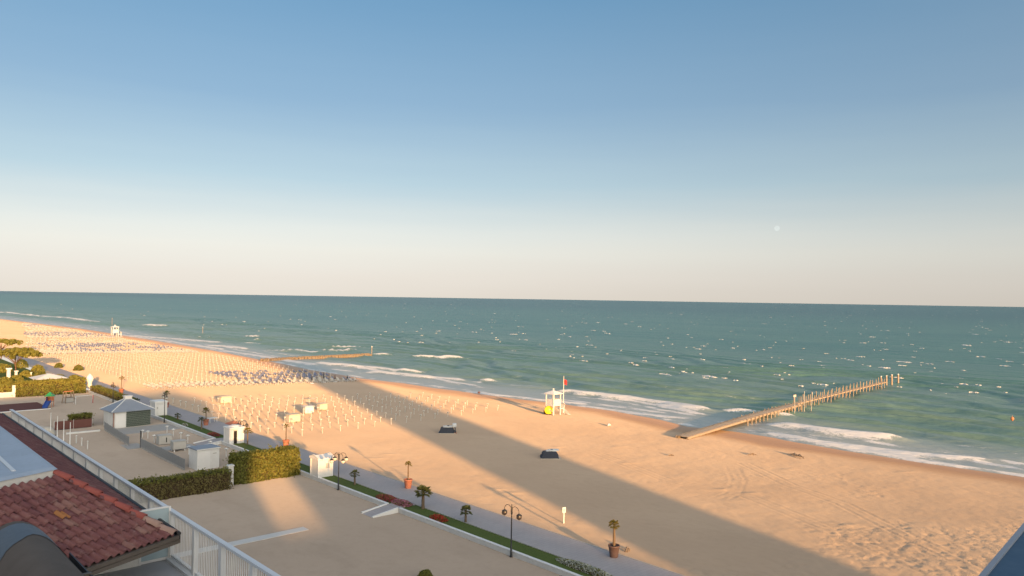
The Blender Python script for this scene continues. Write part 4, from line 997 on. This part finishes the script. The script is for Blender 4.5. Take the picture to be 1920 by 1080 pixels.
bx = G(1037, 777); tw = lifeguard('white wooden lifeguard tower with hip roof near the pier, red flag beside it', bx[0], bx[1], bx[2], 1.0, math.radians(2))
lifeguard('small distant lifeguard tower at the far water edge on the left', *G(215, 632)[:2], G(215, 632)[2], 1.25, math.radians(6))
fx, fy, fz = G(1056, 774)
t = thing('flagpole', 'tall white flagpole with a red flag beside the lifeguard tower', 'flagpole', (fx, fy, fz)); h = hgt(fx, fy, fz, 706)
MB().lathe([(.09, -.3), (.085, h*.5), (.065, h), (.09, h+.02), (.02, h+.1)], n=8).build('pole', M['white'], t)
vs = []; nx_, nz_ = 8, 5
for i in range(nx_+1):
    for j in range(nz_+1):
        u_, v_ = i/nx_, j/nz_; vs.append((.08+.72*u_*.75+.05*math.sin(v_*3), .62*-u_*.6+.10*math.sin(u_*7+v_), h-.55-.95*v_-.25*u_**1.5))
fl = MB().add(vs, [(i*(nz_+1)+j, i*(nz_+1)+j+1, (i+1)*(nz_+1)+j+1, (i+1)*(nz_+1)+j) for i in range(nx_) for j in range(nz_)], 0, True).build('flag', M['red'], t)
sm = fl.modifiers.new('cloth', 'SOLIDIFY'); sm.thickness = .012
px_, py__, pz_ = G(1029, 776)
t = thing('rescue_board', 'bright yellow rescue board leaning on the legs of the near lifeguard tower', 'rescue board', (px_-.8, py__-.75, pz_), math.radians(-42))
MB().lathe([(.05, -.08), (.55, -.07), (.62, 0), (.55, .07), (.05, .08)], n=18).build('board', M['yellow'], t)
c = t.children[0]; c.rotation_euler = (math.radians(78), 0, 0); c.location = (0, 0, .85); c.scale = (1.35, 1.35, 1)
MB().box(-.5, .5, -.35, .1, -.05, .18).build('stand', M['dark_slot'], t)
t = thing('litter_bin', 'little dark bin on the sand left of the lifeguard tower', 'bin', G(1021, 777)); MB().lathe([(.16, 0), (.2, .62), (.22, .63), (.22, .7)], n=10).build('body', M['dark_slot'], t); MB().lathe([(.22, .702), (.1, .78)], n=10).build('lid', M['terracotta'], t)

# ------------------------------------------------------------------ dark covered stacks on the shaded sand
def stack(label, px, py, rz, second=False):
    X, Y, z = G(px, py); t = thing('sunbed_stack', label, 'sunbed stack', (X, Y, z), rz)
    MB().box(-1.35, 1.35, -.75, .75, -.05, .08).build('pallet', M['cream_box'], t)
    z_ = .085
    for k in range(5):
        sh_ = random.uniform(-.09, .09); L = (1.28, 1.24, 1.14, 1.08, .92)[k]; w_ = (.70, .67, .60, .57, .46)[k]
        MB().add([(-L+sh_,-w_,z_),(L*.9+sh_,-w_,z_),(L*.9+sh_,w_,z_),(-L+sh_,w_,z_),(-L*.96+sh_,-w_+.05,z_+.15),(L*.82+sh_,-w_+.05,z_+.17),(L*.82+sh_,w_-.05,z_+.17),(-L*.96+sh_,w_-.05,z_+.15)],
            [(3,2,1,0),(4,5,6,7),(0,1,5,4),(1,2,6,5),(2,3,7,6),(3,0,4,7)]).build('folded_sunbed', M['navy'], t)
        z_ += .175
    for k in range(3):
        MB().obox((-.1+.35*k, random.uniform(-.15, .15), z_+.06+.03*k), (1, .1, random.uniform(-.2, .2)), (-.1, 1, 0), (0, 0, 1), .5, .36, .07).build('white_cushion', M['white'], t)
    MB().obox((.15, 0, z_+.16), (.9, .3, .2), (-.3, .9, 0), (-.2, 0, .95), .16, .12, .05).build('cover_fold', M['navy'], t)
    if second:
        for k in range(4): MB().bar((1.32+.03*k, -.45+.28*k, 0), (1.2, -.45+.28*k, 1.1), .05).build('folded_leg', M['navy'], t)
        MB().box(.85, 1.45, -.62, .62, 1.0, 1.5, 0, .08).build('white_cover', M['white'], t)
        MB().box(1.12, 1.5, -.5, .4, 0, .12).build('red_base', M['terracotta'], t)
stack('dark stack of folded sunbeds with white cushions at the long shadow edge', 1032, 859, math.radians(-38))
stack('dark stack of folded sunbeds with a bulky white cover on its right end', 838, 812, math.radians(-40), True)

q = G(398, 792); t = thing('garden_table', 'small white table standing on the sand beside the leaning potted palm', 'table', q, .3)
MB().box(-.75, .75, -.4, .4, .70, .76).build('table_top', M['white'], t)
for sx in (-.65, .65):
    for sy_ in (-.3, .3): MB().tube([(sx, sy_, 0), (sx, sy_, .7)], .04, 6).build('leg', M['white'], t)
# small sign on the sand and driftwood
X, Y, z = G(1057, 981); h = hgt(X, Y, z, 951)
t = thing('beach_sign', 'small white sign on a white post at the edge of the long shadow', 'sign', (X, Y, z), math.radians(-20))
MB().lathe([(.07, -.1), (.06, h*.7)], n=7).build('post', M['white_trim'], t); MB().box(-.17, .17, -.05, -.01, h*.66, h).build('panel', M['white'], t); MB().box(-.09, .09, -.056, -.052, h*.74, h*.9).build('notice', M['grey_box'], t)
def drift(label, px, py, L, n):
    X, Y, z = G(px, py); t = thing('driftwood', label, 'driftwood', (X, Y, z), random.uniform(0, 3))
    for k in range(n):
        a = random.uniform(-.7, .7); o_ = random.uniform(-L*.4, L*.4)
        MB().tube([(o_-L/2*math.cos(a), -L/2*math.sin(a)+k*.12, .05), (o_, .05*k, .16+.05*k), (o_+L/2*math.cos(a), L/2*math.sin(a), .06)], [.04, .07, .03], 6).build('branch', M['wood'], t)
drift('tangle of driftwood branches on the sand right of the pier root', 1497, 856, 2.0, 7)
drift('pale driftwood lump on the sand left of the pier', 1257, 855, .7, 3)
drift('small driftwood scraps near the water left of the pier root', 1410, 853, 1.1, 3)
drift('few brown branches beside the brown potted palm', 1178, 1032, .7, 4)
X, Y, z = G(1142, 799); t = thing('driftwood', 'white weathered lump on the sand right of the lifeguard tower', 'driftwood', (X, Y, z)); MB().tube([(-.35,0,.1),(0,.05,.28),(.4,0,.12)], [.12, .22, .1], 8).build('branch', M['white'], t)
X, Y, z = G(898, 738); t = thing('buoy', 'small red-brown float lying at the waterline left of the lifeguard tower', 'float', (X, Y, z)); MB().lathe([(.05, 0), (.3, .12), (.32, .3), (.15, .48), (.03, .5)], n=10).build('body', M['terracotta'], t); MB().tube([(0,0,.48),(.1,0,.62)], .04, 6).build('ring', M['dark_slot'], t)
X, Y, z = P(1898, 786, SEA_Z); t = thing('buoy', 'orange buoy floating at the right edge of the sea', 'buoy', (X, Y, SEA_Z-.1)); MB().lathe([(.1, -.2), (.3, .1), (.32, .3), (.16, .5), (.03, .55)], n=10).build('body', M['orange'], t); MB().tube([(0,0,.5),(0,0,.8)], .03, 6).build('mast', M['orange'], t)

# ------------------------------------------------------------------ pier
t = thing('pier', 'long wooden pier with rows of thin posts running out into the sea', 'pier', (0, 0, 0))
A = np.array([102.2, 70.9]); B = np.array([151.5, 77.0]); C_ = np.array([214.0, 83.6])
def along(a, b, s): return a+(b-a)*s
d1 = (B-A)/np.linalg.norm(B-A); n1 = np.array([-d1[1], d1[0]]); L1 = np.linalg.norm(B-A)
def deck_z(s): return -.70+.40*min(1, s/.6)
NP = 120
pl0 = None
for i in range(NP):                                         # boards of the boardwalk, one by one
    s = (i+.5)/NP; c = along(A, B, s)
    if pl0 is None:
        o = pl0 = MB().box(-L1/NP*.46, L1/NP*.46, -.95, .55, -.03, .03).build('plank', M['wood_pale'], t)
    else: o = pl0.copy(); COL.objects.link(o)
    o.location = (c[0], c[1], deck_z(s)+.16+random.gauss(0, .008)); o.rotation_euler.z = math.atan2(d1[1], d1[0])+random.gauss(0, .006)
for sgn in (-1, 1):
    mb = MB()
    for i in range(10):
        s0, s1 = i/10, (i+1)/10; hw_ = 1.0 if sgn > 0 else 1.05; a_, b_ = along(A, B, s0)+n1*sgn*hw_, along(A, B, s1)+n1*sgn*hw_
        MB().bar((*a_, deck_z(s0)-.0), (*b_, deck_z(s1)-.0), .09, .16).build('edge_beam', M['pile'], t)
MB().add([(*(A+n1*.6), -.62), (*(A+n1*.85), -.62), (*(B+n1*.95), -.22), (*(B+n1*.6), -.22), (*(A+n1*.6), -1.6), (*(A+n1*.85), -1.6), (*(B+n1*.95), -1.6), (*(B+n1*.6), -1.6)], [(0,3,2,1),(0,1,5,4),(1,2,6,5),(2,3,7,6),(3,0,4,7)]).build('shade_strip', M['stone'], t)  # darker strip added to imitate the boardwalk's shaded side
for i in range(16):
    s = .45+.55*i/15; c = along(A, B, s)
    for sgn in (-1, 1):
        q = c+n1*sgn*1.38; MB().tube([(q[0], q[1], -4), (q[0], q[1], deck_z(s)+.1+random.uniform(0, .25))], .1, 7).build('pile', M['pile'], t)
d2 = (C_-B)/np.linalg.norm(C_-B); n2 = np.array([-d2[1], d2[0]]); L2 = np.linalg.norm(C_-B)
NP = 90; pl1 = None
for i in range(NP):
    s = (i+.5)/NP; c = along(B, C_, s)
    if pl1 is None: o = pl1 = MB().box(-L2/NP*.45, L2/NP*.45, -.62, .62, -.03, .03).build('plank', M['wood_pale'], t)
    else: o = pl1.copy(); COL.objects.link(o)
    o.location = (c[0], c[1], .0+random.gauss(0, .01)); o.rotation_euler.z = math.atan2(d2[1], d2[0])+random.gauss(0, .008)
for sgn in (-1, 1):
    a_, b_ = B+n2*sgn*.5, C_+n2*sgn*.5
    MB().bar((*a_, -.13), (*b_, -.13), .06, .09).build('beam', M['pile'], t)
for i in range(24):
    s = .02+.95*i/23; c = along(B, C_, s)
    for sgn in (-1, 1):
        q = c+n2*sgn*.72; hh = random.uniform(.85, 1.45)
        MB().tube([(q[0], q[1], -5), (q[0]+random.gauss(0, .05), q[1]+random.gauss(0, .05), hh)], [.11, .085], 7).build('pile', M['pile'], t)
    if i % 2 == 0: MB().bar((*(c-n2*.72), -.2), (*(c+n2*.72), -.2), .05).build('cross_beam', M['pile'], t)
for px, by_, top, r_, lab in ((1652, 723, 705, .22, 'left'), (1662, 722, 704, .26, ''), (1672, 721, 702, .28, ''), (1684, 719, 701, .27, '')):
    X, Y, z = P(px, by_, SEA_Z); h = hgt(X, Y, SEA_Z, top)
    o = thing('mooring_post', {1652: 'thinnest of the four tall mooring posts, nearest the pier end', 1662: 'second tall mooring post at the pier end', 1672: 'third tall mooring post with a leaning top at the pier end', 1684: 'tall mooring post furthest out beyond the pier end'}[px], 'mooring post', (X, Y, SEA_Z), group='tall mooring posts')
    MB().tube([(0,0,-5),(0,0,h*.5),(random.gauss(0, .08),.05,h*.94)], [r_, r_*.95, r_*.85], 9).build('shaft', M['pile'], o); MB().lathe([(r_*.95, 0), (r_*.8, .14), (.02, .2)], (0, 0, h*.935), 9).build('cap', M['white_trim'], o)
for px, by_, top, lab in ((1490, 764, 740, 'pole with a flat sign plate at the start of the thin pier posts'), (1508, 760, 734, 'tall thin pole behind the sign plate on the pier'), (1521, 757, 736, 'leaning thin pole third from the sign plate on the pier')):
    X, Y, z = P(px, by_, 0.0); h = hgt(X, Y, 0, top)
    o = thing('sign_pole', lab, 'pole', (X, Y, -.1)); lean = .5 if px == 1521 else 0
    MB().tube([(0,0,-1.5),(lean,0,h)], .06, 6).build('pole', M['grey_box'], o)
    MB().box(-.55+lean, .55+lean, -.03, .03, h*(.86 if px == 1490 else .97), h*(1.04 if px == 1490 else 1.0)).build('sign_plate', M['grey_box'], o) if px == 1490 else MB().lathe([(.08, h), (.08, h+.12)], (lean, 0, 0), 6).build('cap', M['grey_box'], o)

# stone groin further along the beach
a_, b_ = np.array([110.5, 244.6]), np.array([156.0, 250.2]); dd = b_-a_
t = thing('stone_groin', 'low sand-coloured stone groin reaching into the breakers further along the beach', 'groin', (0, 0, 0))
for i in range(60):
    s = (i+.5)/60
    for r_ in range(3):
        c = a_+dd*s+np.array([random.gauss(0, .15), (r_-1)*1.15+random.gauss(0, .15)])
        q = .55+random.uniform(-.12, .15); zc = SEA_Z+.06+(.2 if r_ == 1 else 0)+.25*(1-s)
        mb = MB(); pr = [(q*.5, -.9), (q*.95, -.3), (q*random.uniform(.8, 1), .12), (q*.6, .38), (.04, .44)]
        mb.lathe(pr, (0, 0, 0), 6, 0, False); o = mb.build('stone', M['stone'], t); o.location = (c[0], c[1], zc); o.rotation_euler = (random.gauss(0, .15), random.gauss(0, .15), random.uniform(0, 6))
X, Y, z = P(697, 664, SEA_Z); h = hgt(X, Y, SEA_Z, 649); t = thing('marker_post', 'thin marker post at the seaward end of the stone groin', 'marker post', (X, Y, SEA_Z)); MB().tube([(0,0,-4),(0,0,h)], .13, 7).build('post', M['pile'], t); MB().lathe([(.2, h-.4), (.22, h-.1), (.05, h)], n=7).build('cap', M['white_trim'], t)
for px, by_, top, lab in ((380, 625, 613, 'thin marker post in the sea beyond the far breakers'), (210, 610, 596, 'thin marker post in the sea behind the distant lifeguard tower')):
    X, Y, z = P(px, by_, SEA_Z); h = hgt(X, Y, SEA_Z, top); t = thing('marker_post', lab, 'marker post', (X, Y, SEA_Z)); MB().tube([(0,0,-4),(0,0,h)], .12, 6).build('post', M['pile'], t); MB().lathe([(.2, h-.3), (.05, h)], n=6).build('cap', M['white_trim'], t)

# ------------------------------------------------------------------ day moon
d = fw*FPX + CR*(1457-960) - CU*(428-540); d /= np.linalg.norm(d)
mn = NB('pale_day_moon'); n_ = mn.noise(mn.coord('Object'), .9, 3)
em = mn.n('ShaderNodeEmission'); mn.l(mn.ramp(n_, [(.4, (.146, .158, .153)), (.7, (.158, .169, .163))]), em.inputs[0]); em.inputs[1].default_value = 1.0; mn.l(em.outputs[0], mn.out.inputs[0])
o = MB().lathe([(math.sin(a), -math.cos(a)) for a in np.linspace(.02, math.pi-.02, 16)], n=24).build('moon', mn.mat)
R_ = 90000.0; o.location = tuple(np.array([0, 0, CAM_H])+d*R_); o.scale = (R_*4.6/FPX,)*3; tag(o, 'pale gibbous day moon low in the sky above the pier', 'moon')
# ------------------------------------------------------------------ foreground building: tiled roof, terrace, railing
DEPTH = 21.5
def atD(x, y, D):
    d = fw*FPX + CR*(x-960) - CU*(y-540); hd = d[0]*math.sin(YAW)+d[1]*math.cos(YAW); return np.array([0, 0, CAM_H]) + d*(D/hd)
C0 = atD(325, 1006, DEPTH); XC, YC, ZC = map(float, C0); SL = .62
HOUSE_N = 50.0; WALL_Y = 24.2; Z_FLOOR = 12.95; XR, YR, ZR = 8.08, 23.95, 14.4
t_house = thing('tiled_roof_house', 'house with red tiled hip roof, pale blue flat roof and a paved terrace', 'house')
T_D = 2.4
KE = .47; NE = math.sqrt(1+KE*KE); eS = Vector((1, KE, 0))/NE; nS = Vector((-KE, 1, 0))/NE        # the front eave runs askew to the sea front
RUN, RISE = 2.7, 1.6; XT, YT, ZT = XC-T_D, YC+RUN, ZC+RISE
DT = (T_D*KE+RUN)/NE; STT = (T_D-KE*RUN)/NE; SS, SE_ = RISE/DT, RISE/T_D
def eave_y(x): return YC-KE*(XC-x)
def top_y(x): return YT-KE*(XT-x)
# wall below the eaves and terrace floor
gx0 = float(P(258, 1057, Z_FLOOR)[0])
MB().box(-14, XC-1.35, YR+.05, HOUSE_N-.6, 0, ZC+.35).build('wall', M['plaster'], t_house)
MB().box(-14, gx0-.04, YR-.03, YR+.045, Z_FLOOR+.002, ZC-.06).build('wall', M['white'], t_house)
MB().box(-14, XR+.12, 6, HOUSE_N, 0, Z_FLOOR-.25).build('wall', M['plaster'], t_house)
MB().box(-14, XR+.22, 6, HOUSE_N, Z_FLOOR-.248, Z_FLOOR).build('terrace_floor', M['terrace'], t_house)
# roof deck under the tiles
WX = -13.0
MB().add([(WX,eave_y(WX),ZC-.05),(XC,YC,ZC-.05),(XC,HOUSE_N,ZC-.05),(XT,YT,ZT-.05),(WX,top_y(WX),ZT-.05),(XT,HOUSE_N,ZT-.05),(WX,HOUSE_N,ZT-.05),(WX,eave_y(WX),ZC-.2),(XC,YC,ZC-.2),(XC,HOUSE_N,ZC-.2),(WX,HOUSE_N,ZC-.2)],
    [(0,1,3,4),(1,2,5,3),(4,3,5,6),(0,7,8,1),(1,8,9,2),(7,10,9,8)]).build('roof', M['brown_fascia'], t_house)
# tiles
TW, TL = .238, .37
slen = math.hypot(1, SL)
def tile_mb():
    mb = MB(); prof = []
    for k in range(9):
        u = k/8; x = (u-.5)*TW*1.06
        z = 0.072*math.sin(math.pi*min(1, u/.62)) if u < .62 else -.022*math.sin(math.pi*(u-.62)/.38)
        prof.append((x, z))
    vs = []
    for (y, lift) in ((-TL*.5, .052), (TL*.58, .0)):
        for x, z in prof: vs.append((x, y, z+lift+.012))
    for x, z in prof: vs.append((x, -TL*.5, z+.052-.022))
    fs = [(k, k+1, 10+k, 9+k) for k in range(8)] + [(18+k, 19+k, k+1, k) for k in range(8)]
    mb.add(vs, fs, 0, True); return mb
aS, aE = math.atan(SS), math.atan(SE_)
tiles = []
for r_ in range(int(DT/math.cos(aS)/TL)+1):                  # front plane
    d_ = (r_+.5)*TL*math.cos(aS)
    if d_ > DT: break
    for k in range(70):
        s_ = (k+.5)*TW
        if s_ > d_*STT/DT-.05:
            q = Vector((XC, YC, 0)) - eS*s_ + nS*d_; tiles.append(('S', q.x, q.y, ZC+SS*d_))
for r_ in range(int(T_D/math.cos(aE)/TL)+1):                 # seaward plane
    sd = (r_+.5)*TL*math.cos(aE)
    if sd > T_D: break
    for k in range(int((HOUSE_N-YC)/TW)):
        y = YC+(k+.5)*TW
        if y-YC > sd*RUN/T_D-.05: tiles.append(('E', XC-sd, y, ZC+SE_*sd))
tiles.sort(key=lambda q: (q[1]-0)**2+(q[2]-0)**2+(0 if q[1] > -1.5 else 1e6))
tm = tile_mb(); T0 = None
def tile_mat(kind, x, y, z):
    jx, jz = random.gauss(0, .012), random.gauss(0, .02)
    if kind == 'S': Rm = Matrix.Rotation(math.atan(KE)+jz, 4, 'Z') @ Matrix.Rotation(aS+jx, 4, 'X')
    else: Rm = Matrix.Rotation(math.pi/2+jz, 4, 'Z') @ Matrix.Rotation(aE+jx, 4, 'X')
    return Matrix.Translation((x, y, z+random.uniform(-.004, .006))) @ Rm
for q in tiles[:290]:
    if T0 is None: o = T0 = tm.build('tile', M['tile'], t_house)
    else: o = T0.copy(); COL.objects.link(o)
    o.matrix_local = tile_mat(*q)
mb = MB(); base = np.array([(*v, 1) for v in tm.v])
for q in tiles[290:]:
    if q[1] < -3: continue
    mm = np.array(tile_mat(*q)); mb.add((base @ mm.T)[:, :3], tm.f, 0, True)
o = mb.build('tile_field', M['tile'], t_house); o['kind'] = 'stuff'
def px_of(p):
    v = np.array(p, float) - np.array([0, 0, CAM_H]); return 960+FPX*(v@CR)/(v@fw)
oq = min((q for q in tiles if q[0] == 'S'), key=lambda q: (px_of(q[1:])-118)**2+(py_of(q[1:])-977)**2)
ot = MB(); ot.add(tm.v, tm.f, 0, True); o = ot.build('orange_tile', M['tile_orange'], t_house); o.matrix_local = Matrix.Translation((0, 0, .012)) @ tile_mat(*oq); o['label'] = 'single orange-stained roof tile among the dark red ones'
# hip of half-round ridge tiles
hip0, hip1 = Vector((XC, YC, ZC+.07)), Vector((XT, YT, ZT+.07)); hl = (hip1-hip0).length; nh = 8
hd = (hip1-hip0).normalized(); hs = hd.cross(Vector((0, 0, 1))).normalized(); hu = hs.cross(hd).normalized()
for i in range(nh):
    a, b = hip0+hd*(hl*i/nh-.03), hip0+hd*(hl*(i+1)/nh+.05); vs = []
    for p_, rr_, up_ in ((a, .135, .055), (b, .105, .02)):
        for k in range(9):
            g = math.pi*k/8; vs.append(p_+hs*math.cos(g)*rr_+hu*(math.sin(g)*rr_*.85+up_-.03))
    for k in range(9):
        g = math.pi*k/8; vs.append(a+hs*math.cos(g)*.112+hu*(math.sin(g)*.09+.02))
    MB().add(vs, [(k, 9+k, 10+k, k+1) for k in range(8)]+[(k, k+1, 19+k, 18+k) for k in range(8)], 0, True).build('ridge_tile', M['ridge'] if i > 1 else M['ridge_pale'], t_house)
# fascia and gutters
gc = Vector((XC, YC, ZC)) - eS*9.9
MB().obox(gc-nS*.07+Vector((0, 0, -.035)), eS, nS, (0, 0, 1), 10.0, .05, .05).obox(gc-nS*.075+Vector((0, 0, -.142)), eS, nS, (0, 0, 1), 10.02, .068, .05).build('gutter', M['brown_fascia'], t_house)
MB().box(XC+.02, XC+.19, YC-.018, HOUSE_N, ZC-.14, ZC+.0).build('gutter', M['dark_gutter'], t_house)
MB().tube([(XC+.16, YC, ZC+.05), (XC+.16, HOUSE_N, ZC+.05)], .06, 6).build('gutter_lip', M['dark_gutter'], t_house)
# pale blue flat roof above the tiles
fr = MB().add([(WX,top_y(WX)-.05,ZT+.16),(XT+.05,YT-.05,ZT+.16),(XT+.05,HOUSE_N,ZT+.16),(WX,HOUSE_N,ZT+.16),(WX,top_y(WX)+.1,ZT+.22),(XT-.1,YT+.1,ZT+.22),(XT-.1,HOUSE_N,ZT+.22),(WX,HOUSE_N,ZT+.22)],
    [(0,1,5,4),(1,2,6,5),(4,5,6,7),(3,0,4,7),(2,3,7,6)]).build('flat_roof', M['flat_roof'], t_house)
MB().add([(WX,top_y(WX)-.02,ZT-.12),(XT+.02,YT-.02,ZT-.12),(XT+.02,HOUSE_N-.02,ZT-.12),(WX,HOUSE_N-.02,ZT-.12),(WX,top_y(WX)-.02,ZT+.158),(XT+.02,YT-.02,ZT+.158),(XT+.02,HOUSE_N-.02,ZT+.158),(WX,HOUSE_N-.02,ZT+.158)],
    [(0,1,5,4),(1,2,6,5),(2,3,7,6),(3,0,4,7)]).build('flat_roof_edge', M['plaster'], fr)
MB().bar((XT-1.0, YT+.1, ZT+.235), (XT-1.0, HOUSE_N-.1, ZT+.235), .05, .012).build('roof_seam', M['rail_cap'], fr)
# wind screen across the terrace
ps = thing('glass_screen', 'frosted glass wind screen with white frame at the terrace corner', 'glass screen', (gx0, YR, Z_FLOOR))
W_ = XR-gx0; H_ = ZR-Z_FLOOR
MB().box(.03, W_-.09, -.015, .015, .1, H_+.12).build('pane', M['glass'], ps)
for x_ in (0, W_-.06): MB().box(x_-.03, x_+.03, -.03, .03, .0, H_+.15).build('frame_post', M['rail_white'], ps)
MB().box(.031, W_-.091, -.03, .03, .02, .098).build('bottom_rail', M['rail_white'], ps); MB().box(.031, W_-.091, -.03, .03, H_+.122, H_+.17).build('top_rail', M['rail_white'], ps)
# railing
rl = thing('terrace_railing', 'white metal railing with thin balusters and square posts along the terrace edge', 'railing', (XR, YR, Z_FLOOR))
y_a, y_b = 8.0-YR, HOUSE_N-YR-.2
MB().box(-.07, .07, y_a, y_b, H_-.04, H_+.03).build('top_rail', M['rail_cap'], rl)
MB().box(-.03, .03, y_a, y_b, .1, .15).build('bottom_rail', M['rail_white'], rl)
MB().box(-.16, .16, y_a, y_b, -.001, .07).build('kerb', M['rail_cap'], rl)
pst = sorted([float(P(x, y, ZR)[1])-YR for x, y in ((350, 978), (397, 1010), (454, 1044))]); gap = (pst[2]-pst[0])/2
ys = [i*gap for i in range(-8, 20) if y_a < i*gap < y_b]
p0 = None
for y in ys:
    if p0 is None: o = p0 = MB().box(-.06, .06, -.085, .085, .07, H_-.042).build('post', M['rail_white'], rl)
    else: o = p0.copy(); COL.objects.link(o)
    o.location = (0, y, 0)
yb_ = [y for y in np.arange(y_a+.05, y_b, .12) if min(abs(y-q) for q in ys) > .06]
yb_.sort(key=lambda y: abs(y+2)); b0 = None
for y in yb_[:290]:
    if b0 is None: o = b0 = MB().box(-.009, .009, -.009, .009, .15, H_-.042).build('baluster', M['rail_white'], rl)
    else: o = b0.copy(); COL.objects.link(o)
    o.location = (0, y, 0)
mb = MB()
for y in yb_[290:]: mb.box(-.009, .009, y-.009, y+.009, .15, H_-.042)
if mb.v: o = mb.build('baluster_row', M['rail_white'], rl); o['kind'] = 'stuff'
# near barrel dormer with blue-grey membrane and its gutter, in front of the tiles
ZD = 14.75
e0 = P(120, 1040, ZD); e1 = P(158, 1078, ZD)
XE, YE = float(e0[0])-.05, float(e0[1])
xc_ = float(atD(10, 1040, float(e0[0]*math.sin(YAW)+e0[1]*math.cos(YAW)))[0]); rx = XE-xc_
dm = thing('dormer_roof', 'dark barrel-shaped roof with blue-grey membrane and black gutter in the bottom left corner', 'dormer roof', (0, 0, 0))
rise = .98; nseg = 22; y_end = YE-6.5
def arc(k, grow=0.0): g = math.pi*k/nseg; return (xc_+(rx+grow*.5)*math.cos(g), ZD+rise*(1-math.cos(g)**2)+grow)
def shell(y0, y1, mat, name, grow, k0=0, k1=nseg, wav=None):
    vs = []; n_ = 14
    for k in range(k0, k1+1):
        x, z = arc(k, grow)
        for j in range(n_+1):
            f = j/n_; yy0 = y0 if wav is None else wav(k)
            vs.append((x, yy0+(y1-yy0)*f, z))
    fs = [(i*(n_+1)+j, i*(n_+1)+j+1, (i+1)*(n_+1)+j+1, (i+1)*(n_+1)+j) for i in range(k1-k0) for j in range(n_)]
    return MB().add(vs, fs, 0, True).build(name, mat, dm)
shell(y_end, YE, M['roof_felt'], 'felt_cover', 0.0)
shell(y_end, YE-.28, M['membrane'], 'membrane_patch', .015, 2, nseg-2, lambda k: YE-1.15-.1*abs(k-8)-.05*math.sin(k*1.7))
x_, z_ = arc(0)
vs = [(*[arc(k)[0]], YE, arc(k)[1]) for k in range(nseg+1)]
MB().add([(a, b, c) for a, b, c in vs], [tuple(range(nseg+1))]).build('end_wall', M['plaster'], dm)
MB().box(XE+.005, XE+.17, y_end, YE-.02, ZD-.14, ZD-.10).build('gutter_bottom', M['dark_gutter'], dm)
MB().box(XE+.15, XE+.18, y_end, YE-.02, ZD-.098, ZD+.03).build('gutter_side', M['dark_gutter'], dm)
MB().box(XE-.02, XE+.2, float(e1[1])-.12, float(e1[1])-.02, ZD-.15, ZD+.05).build('gutter_end', M['brown_fascia'], dm)
MB().box(xc_-rx, XE-.01, y_end, YE-.02, Z_FLOOR, ZD-.05).build('dormer_wall', M['plaster'], dm)

# railing of the viewpoint's own balcony, just inside the bottom right corner
bA, bB = P(1850, 1080, 20.0), P(1920, 995, 20.0); dv = Vector(bB-bA).normalized(); nv = Vector((dv.y, -dv.x, 0))
s0, s1 = Vector(bA)-dv*3.6, Vector(bA)+dv*2.0
t = thing('balcony_railing', 'blue-grey painted balcony rail cutting across the bottom right corner', 'railing', (0, 0, 0))
MB().obox((s0+s1)/2+nv*.062, dv, nv, (0, 0, 1), (s1-s0).length/2, .06, .02).build('top_rail', M['balcony_blue'], t)
MB().obox((s0+s1)/2+nv*.004+Vector((0, 0, .024)), dv, nv, (0, 0, 1), (s1-s0).length/2, .010, .004).build('rail_trim', M['slate_roof'], t)
MB().obox((s0+s1)/2+nv*.08+Vector((0, 0, -.16)), dv, nv, (0, 0, 1), (s1-s0).length/2, .03, .12).build('side_panel', M['dark_gutter'], t)
for k in range(4):
    p_ = s0+(s1-s0)*(k+.5)/4+nv*.06; MB().bar(p_+Vector((0, 0, -1.1)), p_+Vector((0, 0, -.02)), .03).build('post', M['balcony_blue'], t)
MB().box(-.6, 6.2, -6, .9, 18.72, 18.92).build('slab', M['concrete'], t)
